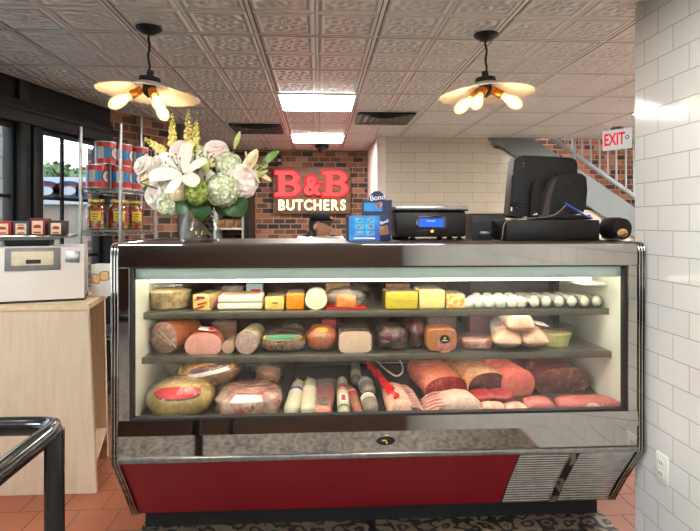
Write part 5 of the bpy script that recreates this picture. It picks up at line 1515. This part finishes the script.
# ------------------------------------------------------------------ vase and flowers
YV = 2.43
MT['petalwhite'] = M('white petal', (228, 222, 210), .55, 0, (216, 202, 182), 12, .05, 60, sss=.1)
MT['petalpink'] = M('blush petal', (240, 224, 212), .6, 0, (232, 208, 196), 14, .05, 60, sss=.1)
MT['petalcream'] = M('cream petal', (246, 232, 196), .55, 0, (238, 214, 160), 12, .05, 60, sss=.1)
MT['petalgreen'] = M('green white floret', (240, 240, 222), .6, 0, (168, 182, 112), 70, lo=.4, hi=.62)
MT['petallime'] = M('lime floret', (190, 204, 104), .6, 0, (112, 136, 50), 70, lo=.4, hi=.6)
MT['petalyellow'] = M('yellow floret', (240, 214, 110), .6, 0, (246, 232, 170), 18, sss=.1)
MT['budgreen'] = M('green bud', (156, 166, 78), .5, 0, (206, 206, 134), 10)
MT['leaf'] = M('dark green leaf', (40, 76, 34), .4, 0, (58, 98, 46), 10); MT['leaflight'] = M('mid green leaf', (88, 126, 56), .45, 0, (110, 146, 70), 10)
MT['stem'] = M('green stem', (86, 96, 48), .5, 0, (110, 84, 52), 10); MT['anther'] = M('brown anther', (110, 62, 30), .7)
base = P(200, 242, YV); vx = X(200.5, YV); vh = Z(200, 211, YV) - TOPZ
t = thing('glass_vase', 'clear flared glass vase holding the white flowers on the case', 'vase', (vx, YV, TOPZ + .001))
r0, r1 = S(20.5, 200, YV), S(14.5, 200, YV)
MB().lathe([(.001, .004), (r0 * .9, .004), (r0, .012), (r0 * .97, vh * .4), (r1 * 1.05, vh * .85), (r1, vh), (r1 + .006, vh + .004), (r1 - .003, vh), (r1 - .003, vh * .85), (r0 * .92, vh * .4), (r0 * .93, .02), (.001, .016)], 40).build('vase_glass', 'vaseglass', t)
MB().lathe([(.001, .0), (r0 * .92, .0), (r0 * .97, .006), (r0 * .9, .0125), (.001, .0125)], 40).build('vase_foot', 'vaseglass', t)
mouth = Vector((vx, YV, TOPZ + vh)); foot = Vector((vx, YV, TOPZ + .03))
rnd = random.Random(3)
def flower(name, label, px, py, dy, axis, group=None):
    """empty at the bloom; local +z is the way the bloom faces"""
    p = P(px, py, YV + dy)
    q = Vector(axis).normalized().to_track_quat('Z', 'Y')
    t = thing(name, label, 'flower' if name not in ('leaf_sprig',) else 'foliage', p, q.to_euler(), group)
    mi = q.to_matrix().to_4x4().inverted() @ Matrix.Translation(-p)
    a = rnd.uniform(0, 6.28); k = r1 * .7 * sqrt(rnd.random())
    m_ = mouth + Vector((k * cos(a), k * sin(a), 0)); f_ = foot + Vector((-k * 1.2 * cos(a), -k * 1.2 * sin(a), 0))
    ax = Vector(axis).normalized()
    mid = m_.lerp(p, .5) + Vector((0, 0, -.0))
    pts = [mi @ v for v in (p - ax * .006, p - ax * .045, mid, m_, f_)]
    MB().tube(pts, .0048, 6).build('stem', 'stem', t)
    return t
def petal_strip(L, W, curl, cup=.25, nz=.0, seed=0):
    """strip along +x, bending toward -z at the tip"""
    def fn(u, v):
        s = v - .5
        wd = W * 1.75 * (u * .92 + .08) ** .62 * max(0, 1 - u) ** .72
        ang = curl * u * u + .55
        x = L * u * cos(ang * .55); z = L * (sin(1.1) * u * .75 - curl * .42 * u * u)
        return Vector((x, wd * s, z - cup * wd * (1 - 4 * s * s) * .5 + nz * noise.noise(Vector((u * 4, s * 4, seed)))))
    return fn
def lily(name, label, px, py, dy, axis, L, mat='petalwhite', curl=.9, spin=0, open_=1.0):
    t = flower(name, label, px, py, dy, axis)
    for k in range(6):
        m = MB(); fn = petal_strip(L * (1 if k % 2 else .94), L * (.46 if k % 2 else .36), curl, .25, .006, k + px)
        R_ = Matrix.Rotation(2 * pi * k / 6 + spin, 4, 'Z') @ Matrix.Translation((.006, 0, .004 * (k % 2)))
        m.grid(lambda u, v: R_ @ fn(u, v), 10, 6); m.build('petal', mat, t, ang=90)
    for k in range(6):
        a = 2 * pi * k / 6 + .3; m = MB()
        tip = Vector((.03 * cos(a), .03 * sin(a), L * .62)); m.tube([(0, 0, 0), (.012 * cos(a), .012 * sin(a), L * .35), tip], .0012, 5)
        st = m.build('stamen', 'leaflight', t)
        MB().ell(tip, (.007, .0025, .0025), Matrix.Rotation(a + 1.57, 4, 'Z'), 8, 6).build('anther', 'anther', st)
    m = MB(); m.tube([(0, 0, 0), (0, .002, L * .4), (.004, .004, L * .72)], .002, 6); m.ell((.004, .004, L * .73), (.005, .005, .004)); m.build('pistil', 'leaflight', t)
    return t
def rose(name, label, px, py, dy, axis, r, mat, n=22, group=None):
    t = flower(name, label, px, py, dy, axis, group); m = MB(); n = int(n * .9)
    for k in range(n):
        f = (k + .5) / n; th0 = radians(8 + 108 * f ** .8); az = k * 2.39996
        wd = .95 - .25 * f; rr = r * (.78 + .22 * f)
        def fn(u, v):
            s = (v - .5) * 2
            th = th0 - radians(42) + radians(62) * u - radians(16) * s * s * u
            a = az + s * wd * (.5 + .5 * u) / max(.45, sin(max(.3, th0)))
            q = rr * (.80 + .10 * u + (.34 * u ** 4) + .10 * noise.noise(Vector((u * 3 + k, s * 3.5, px))) * u - .05 * (1 - s * s))
            th = max(.0, th)
            return Vector((q * sin(th) * cos(a), q * sin(th) * sin(a), q * cos(th) * .85 - r * .1))
        m.grid(fn, 6, 8)
    m.ell((0, 0, -r * .1), (r * .5, r * .5, r * .4), None, 16, 10)
    m.build('bloom', mat, t, ang=90, fix=False); return t
def hydra(name, label, px, py, dy, r, mat, n=70, fl=.012, group=None):
    t = flower(name, label, px, py, dy, (0, -.8, .4), group); m = MB(); n = int(n * 2.2); fl *= 1.25
    for k in range(n):
        z = 1 - 1.7 * (k + .5) / n; a = k * 2.39996; q = sqrt(max(0, 1 - z * z))
        d = Vector((q * cos(a), q * sin(a), z)); c = d * r * rnd.uniform(.84, 1.05)
        tq = d.to_track_quat('Z', 'Y').to_matrix().to_4x4(); tw = Matrix.Rotation(rnd.uniform(0, 1.6), 4, 'Z')
        for j in range(4):
            M_ = Matrix.Translation(c) @ tq @ tw @ Matrix.Rotation(j * pi / 2, 4, 'Z')
            vs = [M_ @ Vector(p) for p in ((0, 0, 0), (fl * .6, -fl * .5, .003), (fl * 1.15, 0, .004), (fl * .6, fl * .5, .003))]
            m.face(vs)
    m.build('florets', mat, t, False, fix=False)
    MB().ell((0, 0, -.1 * r), (r * .74, r * .74, r * .66), None, 16, 10).build('flower_core', 'leaflight', t)  # core colour stands in for shade in the gaps between florets
    return t
def spike(name, label, px0, py0, px1, py1, dy, mat='petalyellow'):
    a, b_ = P(px0, py0, YV + dy), P(px1, py1, YV + dy)     # tip, base
    t = flower(name, label, px1, py1, dy, a - b_); L = (a - b_).length; m = MB(); g = MB()
    n = 26
    for k in range(n):
        f = k / n; q = k * 2.4; r = .0135 * (1 - f) ** .8 + .004
        c = Vector((r * .8 * cos(q), r * .8 * sin(q), L * f))
        tgt = m if f < .62 else g
        for j in range(3):
            o = Vector((rnd.uniform(-1, 1), rnd.uniform(-1, 1), rnd.uniform(-.4, 1))) * r * .35
            tgt.ell(c + o, (r * .55, r * .45, r * .6), Matrix.Rotation(q + j, 4, 'Z'), 8, 6)
    m.build('florets', mat, t, ang=80); g.build('tip_buds', 'budyellow', t, ang=80)
    MB().tube([(0, 0, 0), (0, 0, L)], .0025, 6).build('stalk', 'leaflight', t); return t
MT['budyellow'] = M('yellow green buds', (206, 186, 62), .5, 0, (226, 206, 90), 20)
def bud(name, label, px0, py0, px1, py1, dy, w_, mat='budgreen'):
    a, b_ = P(px0, py0, YV + dy), P(px1, py1, YV + dy)
    t = flower(name, label, px1, py1, dy, a - b_); L = (a - b_).length
    MB().lathe([(.001, 0), (w_ * .5, L * .12), (w_, L * .45), (w_ * .85, L * .7), (w_ * .4, L * .92), (.001, L)], 12).build('bud', mat, t); return t
def leaf(label, px0, py0, px1, py1, dy, w_, mat='leaf', face=(0, -1, .2)):
    a, b_ = P(px0, py0, YV + dy), P(px1, py1, YV + dy)      # base, tip
    t = flower('leaf_sprig', label, px0, py0, dy, b_ - a)
    L = (b_ - a).length; q = t.rotation_euler.to_matrix().inverted(); n = (q @ Vector(face)); n.z = 0; n.normalize(); s = n.cross(Vector((0, 0, 1)))
    m = MB()
    m.grid(lambda u, v: Vector((0, 0, L * u)) + s * (w_ * sin(pi * (u * .96 + .02)) ** .8 * (v - .5) * 2) + n * (.012 * sin(pi * u) - .35 * w_ * abs(v - .5) * -1 * sin(pi * u)), 10, 6)
    m.build('leaf_blade', mat, t, ang=90); return t
lily('white_lily', 'large open white lily facing forward in the middle left of the bouquet', 183, 174, -.14, (-.15, -.9, .42), .175, 'petalwhite', .95, .35)
lily('cream_lily', 'cream lily with curling petals at the top centre of the bouquet', 207, 166, -.05, (.05, -.45, .9), .085, 'petalcream', 1.5, .1)
lily('cream_lily', 'cream yellow lily opening to the upper right at the right edge of the bouquet', 251, 170, -.02, (.75, -.45, .35), .11, 'petalcream', .7, .2)
rose('white_rose', 'round white rose at the far left edge of the bouquet', 143, 166, .0, (-.6, -.8, .25), .047, 'petalwhite')
rose('white_rose', 'small cream white rose below the far left rose', 147, 181, .0, (-.7, -.7, -.1), .036, 'petalcream', 16)
rose('white_rose', 'white rose just under the large open lily', 178, 190, -.12, (-.1, -1, .05), .042, 'petalcream')
rose('blush_peony', 'blush peony at the top of the bouquet behind the large lily', 182, 150, .02, (-.1, -.7, .7), .055, 'petalpink', 26)
rose('blush_peony', 'blush pink peony at the top right centre of the bouquet', 216, 150, .02, (.1, -.7, .7), .055, 'petalpink', 26)
rose('blush_peony', 'blush ruffled peony at the right side of the bouquet', 243, 181, -.06, (.5, -.85, .1), .068, 'petalpink', 30)
rose('white_peony', 'white peony at the left between the rose and the large lily', 161, 178, -.03, (-.5, -.85, .3), .058, 'petalwhite', 28)
rose('white_peony', 'white peony low on the left of the bouquet', 156, 197, -.04, (-.6, -.8, -.2), .056, 'petalwhite', 28)
hydra('hydrangea', 'greenish white hydrangea low on the left beside the dark leaf', 169, 205, -.06, .048, 'petalgreen')
hydra('hydrangea', 'lime green hydrangea in the low centre of the bouquet', 197, 192, -.12, .05, 'petallime', 80, .01)
hydra('hydrangea', 'large cream green hydrangea low on the right of the bouquet', 223, 190, -.10, .068, 'petalgreen', 110, .012)
hydra('hydrangea', 'cream green hydrangea behind and above the large one', 229, 166, -.02, .055, 'petalgreen', 80)
rose('white_rose', 'white rose between the large open lily and the lime hydrangea', 206, 178, -.07, (.1, -.9, .3), .04, 'petalwhite')
rose('white_peony', 'white peony at the upper left of the bouquet under the leaning snapdragon', 160, 164, .02, (-.4, -.8, .5), .05, 'petalwhite', 26)
hydra('hydrangea', 'pale hydrangea at the top of the bouquet between the two blush peonies', 200, 157, .05, .05, 'petalgreen')
spike('snapdragon', 'tall yellow snapdragon spike, second from left at the top of the bouquet', 172.7, 113, 172, 146, .04)
spike('snapdragon', 'tallest yellow snapdragon spike at the top of the bouquet', 187.9, 108.5, 188.5, 146, .03)
spike('snapdragon', 'yellow snapdragon spike right of the tallest one', 196.4, 120.5, 195, 150, .0)
spike('snapdragon', 'yellow snapdragon spike leaning left at the top of the bouquet', 144, 138, 164, 152, .02)
bud('lily_bud', 'closed yellow green lily bud standing up at the upper right of the bouquet', 240, 131, 234, 150, .0, .013)
bud('lily_bud', 'striped green lily bud in the centre of the bouquet', 206.5, 157, 205, 174, -.11, .02)
bud('lily_bud', 'pale cream lily bud pointing to the upper right', 257, 149, 242, 168, -.04, .018, 'petalcream')
bud('lily_bud', 'green lily bud pointing right at the far right of the bouquet', 268, 170, 254, 178, -.03, .013)
bud('lily_bud', 'small yellow green bud between the left roses and the large lily', 162, 172, 150, 178, -.1, .012, 'budyellow')
leaf('broad dark green leaf hanging over the left of the vase', 191, 200, 175, 210, -.09, .045)
leaf('broad dark green leaf hanging over the front of the vase', 201, 202, 203, 219, -.09, .042)
leaf('broad dark green leaf at the lower right of the bouquet', 231, 198, 243, 216, -.05, .055)
leaf('dark green leaf in the middle of the bouquet between lily and hydrangea', 210, 186, 212, 172, -.05, .03)
leaf('dark green leaf low at the centre right under the large hydrangea', 214, 205, 232, 214, -.02, .03)
leaf('pointed green leaf reaching to the right over the neon sign corner', 262, 166, 279, 151, .0, .018, 'leaflight', (.2, -1, .6))
leaf('small dark leaf at the left edge below the small rose', 152, 187, 145, 192, -.02, .018)

# ------------------------------------------------------------------ person behind the case
MT['skin'] = M('skin', (208, 158, 132), .5, 0, (198, 146, 120), 8, sss=.1)
MT['shirt'] = M('white shirt', (232, 230, 226), .7, 0, (222, 220, 216), 10, .2, 30)
MT['trousers'] = M('black trousers', (34, 34, 38), .8); MT['capblack'] = M('black cap cloth', (11, 11, 12), .8, spec=.2); MT['hair'] = M('dark brown hair', (26, 17, 13), .55, 0, (38, 26, 20), 60)
MT['emblem'] = M('orange red emblem', (226, 84, 40), .6); MT['eyewhite'] = M('eye white', (230, 226, 220), .3); MT['iris'] = M('dark iris', (50, 34, 26), .2); MT['lip'] = M('lips', (170, 100, 90), .5)
pY = 4.37
hx = X(320.5, pY)
ztop = Z(321, 210.8, pY)
t = thing('person', 'person in a white shirt and black cap standing behind the case, looking to the right', 'person', (hx, pY, 0))
HZ = ztop - .125               # head centre
def skinmesh(verts, edges, radii, root):
    me = bpy.data.meshes.new('sk'); me.from_pydata(verts, edges, []); o = bpy.data.objects.new('sk', me); COL.objects.link(o)
    md = o.modifiers.new('s', 'SKIN'); md.use_smooth_shade = True
    for i, v in enumerate(me.skin_vertices[0].data):
        v.radius = radii[i] if isinstance(radii[i], tuple) else (radii[i], radii[i]); v.use_root = (i == root)
    sb = o.modifiers.new('u', 'SUBSURF'); sb.levels = 2; sb.render_levels = 2
    bpy.context.view_layer.update()
    m2 = bpy.data.meshes.new_from_object(o.evaluated_get(bpy.context.evaluated_depsgraph_get()))
    bpy.data.objects.remove(o); return m2
k = HZ / 1.40                  # scale of stature
V, E, Rr = [], [], []
def add(p, r, par=None):
    V.append((p[0] * k, p[1] * k, p[2] * k)); Rr.append(tuple(a * k for a in r) if isinstance(r, tuple) else r * k)
    if par is not None: E.append((par, len(V) - 1))
    return len(V) - 1
pel = add((0, 0, .80), (.135, .10)); wa = add((0, 0, .95), (.115, .085), pel); ch = add((0, .0, 1.15), (.135, .095), wa); nk = add((0, .015, 1.265), (.085, .07), ch); n2 = add((0, .0, 1.315), .05, nk)
hd = add((.005, -.01, 1.37), .058, n2)
for s in (-1, 1):
    sh = add((s * .155, .01, 1.262), .052, ch); el = add((s * .20, .0, .95), .040, sh); wr = add((s * .19, -.12, .78), .028, el); pm = add((s * .185, -.165, .735), (.036, .02), wr)
    for j in range(4):
        a = add((s * (.165 + .014 * j), -.20, .70 - .004 * (j in (0, 3))), .0095, pm); b_ = add((s * (.163 + .014 * j), -.215, .672 + .006 * (j == 3)), .0085, a); add((s * (.163 + .013 * j), -.21, .650 + .008 * (j == 3)), .007, b_)
    a = add((s * .150, -.165, .725), .011, pm); b_ = add((s * .142, -.185, .705), .0095, a); add((s * .140, -.20, .69), .008, b_)
    hp = add((s * .085, 0, .73), .085, pel); kn = add((s * .09, -.01, .42), .055, hp); an = add((s * .09, .015, .085), .036, kn); add((s * .095, -.12, .035), (.04, .028), an)
bodyme = skinmesh(V, E, Rr, pel)
# head: skull with features, turned to the right
YAW = radians(56)
def headpt(u, v):
    th, ph = 2 * pi * u, -pi / 2 * .98 + pi * .98 * v
    d = Vector((cos(ph) * cos(th), cos(ph) * sin(th), sin(ph)))
    x, y, z = d.x * .071, d.y * .092, d.z * .112
    f = max(0, -d.y)
    if d.z < 0: x *= 1 - .28 * (-d.z) ** 1.3; y *= 1 - .12 * (-d.z)
    fr = max(0, 1 - abs(d.x) * 1.8)
    if f > .3:
        y -= .024 * math.exp(-((z + .012) / .02) ** 2) * max(0, 1 - (x / .016) ** 2) ** 1 if abs(x) < .016 else 0     # nose
        y += .008 * math.exp(-((z - .014) / .011) ** 2) * math.exp(-((abs(x) - .03) / .016) ** 2)                     # eye sockets
        y -= .004 * math.exp(-((z - .032) / .01) ** 2)                                                              # brow
        y -= .007 * math.exp(-((z + .050) / .010) ** 2) * math.exp(-(x / .022) ** 2)                                  # lips
        y += .004 * math.exp(-((z + .068) / .008) ** 2) * math.exp(-(x / .02) ** 2)
        y -= .010 * math.exp(-((z + .092) / .014) ** 2) * math.exp(-(x / .022) ** 2)                                  # chin
    return Vector((x, y, z))
m = MB(); nu, nv = 64, 48
m.rings([[headpt(i / nu, j / nv) for i in range(nu)] for j in range(nv + 1)])
for s in (-1, 1): m.ell((s * .072, .008, -.004), (.012, .02, .031), Matrix.Rotation(s * .25, 4, 'Z'), 12, 8)
HM = Matrix.Translation((.004, -.012, HZ)) @ Matrix.Rotation(YAW, 4, 'Z') @ Matrix.Rotation(radians(4), 4, 'X')
bmesh.ops.transform(m.bm, matrix=HM, verts=m.bm.verts)
m.bm.from_mesh(bodyme)
ob = m.build('body', 'skin', t, ang=90)
rm = ob.modifiers.new('r', 'REMESH'); rm.mode = 'VOXEL'; rm.voxel_size = .0055; rm.use_smooth_shade = True
bpy.context.view_layer.update()
nm = bpy.data.meshes.new_from_object(ob.evaluated_get(bpy.context.evaluated_depsgraph_get()))
ob.modifiers.clear(); ob.data = nm
for p in nm.polygons: p.use_smooth = True
nm.materials.clear(); nm.materials.append(MT['skin'])
for s in (-1, 1):
    m = MB(); m.ell((s * .03, -.079, .014), (.012, .008, .007), None, 12, 8); bmesh.ops.transform(m.bm, matrix=HM, verts=m.bm.verts); eo = m.build('eye', 'eyewhite', t)
    m = MB(); m.ell((s * .03, -.085, .014), (.0055, .0035, .0055), None, 10, 8); bmesh.ops.transform(m.bm, matrix=HM, verts=m.bm.verts); m.build('iris', 'iris', eo)
    m = MB(); m.tube([(s * .016, -.0925, .032), (s * .03, -.0905, .037), (s * .046, -.080, .032)], .0035, 6); bmesh.ops.transform(m.bm, matrix=HM, verts=m.bm.verts); m.build('eyebrow', 'hair', t)
m = MB(); m.tube([(-.02, -.0875, -.049), (0, -.0935, -.0475), (.02, -.0875, -.049)], [.002, .0045, .002], 8); bmesh.ops.transform(m.bm, matrix=HM, verts=m.bm.verts); m.build('lips', 'lip', t)
# hair: shell at the back and sides, gathered low
m = MB()
def hair(u, v):
    th = radians(-2) + radians(184) * u; ph = radians(-52) + radians(110) * v
    d = Vector((cos(ph) * cos(th), cos(ph) * sin(th), sin(ph))); q = 1 + .05 * noise.noise(d * 9)
    return Vector((d.x * .081 * q, d.y * .103 * q + .004, d.z * .118))
m.grid(hair, 30, 18); m.grid(lambda u, v: hair(u, v) * .93, 30, 18)
m.tube([(0, .085, -.05), (0, .11, -.09), (.0, .10, -.15), (0, .085, -.19)], [.03, .036, .028, .008], 12)
bmesh.ops.transform(m.bm, matrix=HM, verts=m.bm.verts); m.build('hair', 'hair', t, ang=90)
# cap
m = MB()
m.lathe([(.082, .042), (.084, .06), (.078, .09), (.06, .112), (.03, .123), (.001, .126)], 36, Matrix.Diagonal((.98, 1.2, 1, 1)))
bmesh.ops.transform(m.bm, matrix=HM, verts=m.bm.verts); cp_ = m.build('cap', 'capblack', t)
m = MB()
def brim(u, v, dz=0):
    a = radians(-155) + radians(130) * u; r0_ = .085; r = 1 + .0
    i = Vector((.081 * cos(a), .098 * sin(a), .044)); L_ = .075 * sin(pi * u) ** .55
    return i + Vector((.35 * L_ * v * cos(a), -L_ * v, -.002 * v - .12 * abs(i.x) * v + dz))
m.grid(brim, 18, 6); m.grid(lambda u, v: brim(u, v, .004), 18, 6)
bmesh.ops.transform(m.bm, matrix=HM, verts=m.bm.verts); m.build('cap_brim', 'capblack', cp_, ang=80)
m = MB(); m.grid(lambda u, v: Vector(((u - .5) * .045, -.1015 + .018 * v * v + .6 * ((u - .5) * .045) ** 2 * 8, .066 + .03 * v)), 6, 4)
bmesh.ops.transform(m.bm, matrix=HM, verts=m.bm.verts); m.build('cap_emblem', 'emblem', cp_)
# clothes: skinned shells a little larger than the body
def cloth(name, mat, idx, grow, cutlo, cuthi):
    pass
SV, SE, SR = [], [], []
def adds(p, r, par=None):
    SV.append((p[0] * k, p[1] * k, p[2] * k)); SR.append(tuple(a * k for a in r) if isinstance(r, tuple) else r * k)
    if par is not None: SE.append((par, len(SV) - 1))
    return len(SV) - 1
a0 = adds((0, 0, .72), (.155, .12)); a1 = adds((0, 0, .95), (.135, .105), a0); a2 = adds((0, 0, 1.18), (.16, .115), a1); a3 = adds((0, .02, 1.30), (.115, .09), a2); adds((0, .015, 1.335), (.078, .07), a3)
for s in (-1, 1):
    b0 = adds((s * .15, .01, 1.268), .074, a2); b1 = adds((s * .20, .0, .97), .056, b0); adds((s * .195, -.06, .87), .046, b1)
sm = skinmesh(SV, SE, SR, a0); o = bpy.data.objects.new('shirt', sm); COL.objects.link(o); o.parent = t; sm.materials.clear(); sm.materials.append(MT['shirt'])
for p in sm.polygons: p.use_smooth = True
SV, SE, SR = [], [], []
a0 = adds((0, 0, .78), (.15, .115))
for s in (-1, 1):
    b0 = adds((s * .085, 0, .70), .098, a0); b1 = adds((s * .09, -.01, .42), .07, b0); adds((s * .09, .01, .09), .056, b1)
sm = skinmesh(SV, SE, SR, a0); o = bpy.data.objects.new('trousers', sm); COL.objects.link(o); o.parent = t; sm.materials.clear(); sm.materials.append(MT['trousers'])
for s in (-1, 1):
    m = MB(); m.ell((s * .095 * k, -.05 * k, .035), (.045, .125, .034), None, 16, 10); m.build('shoe', 'blackgloss', t)
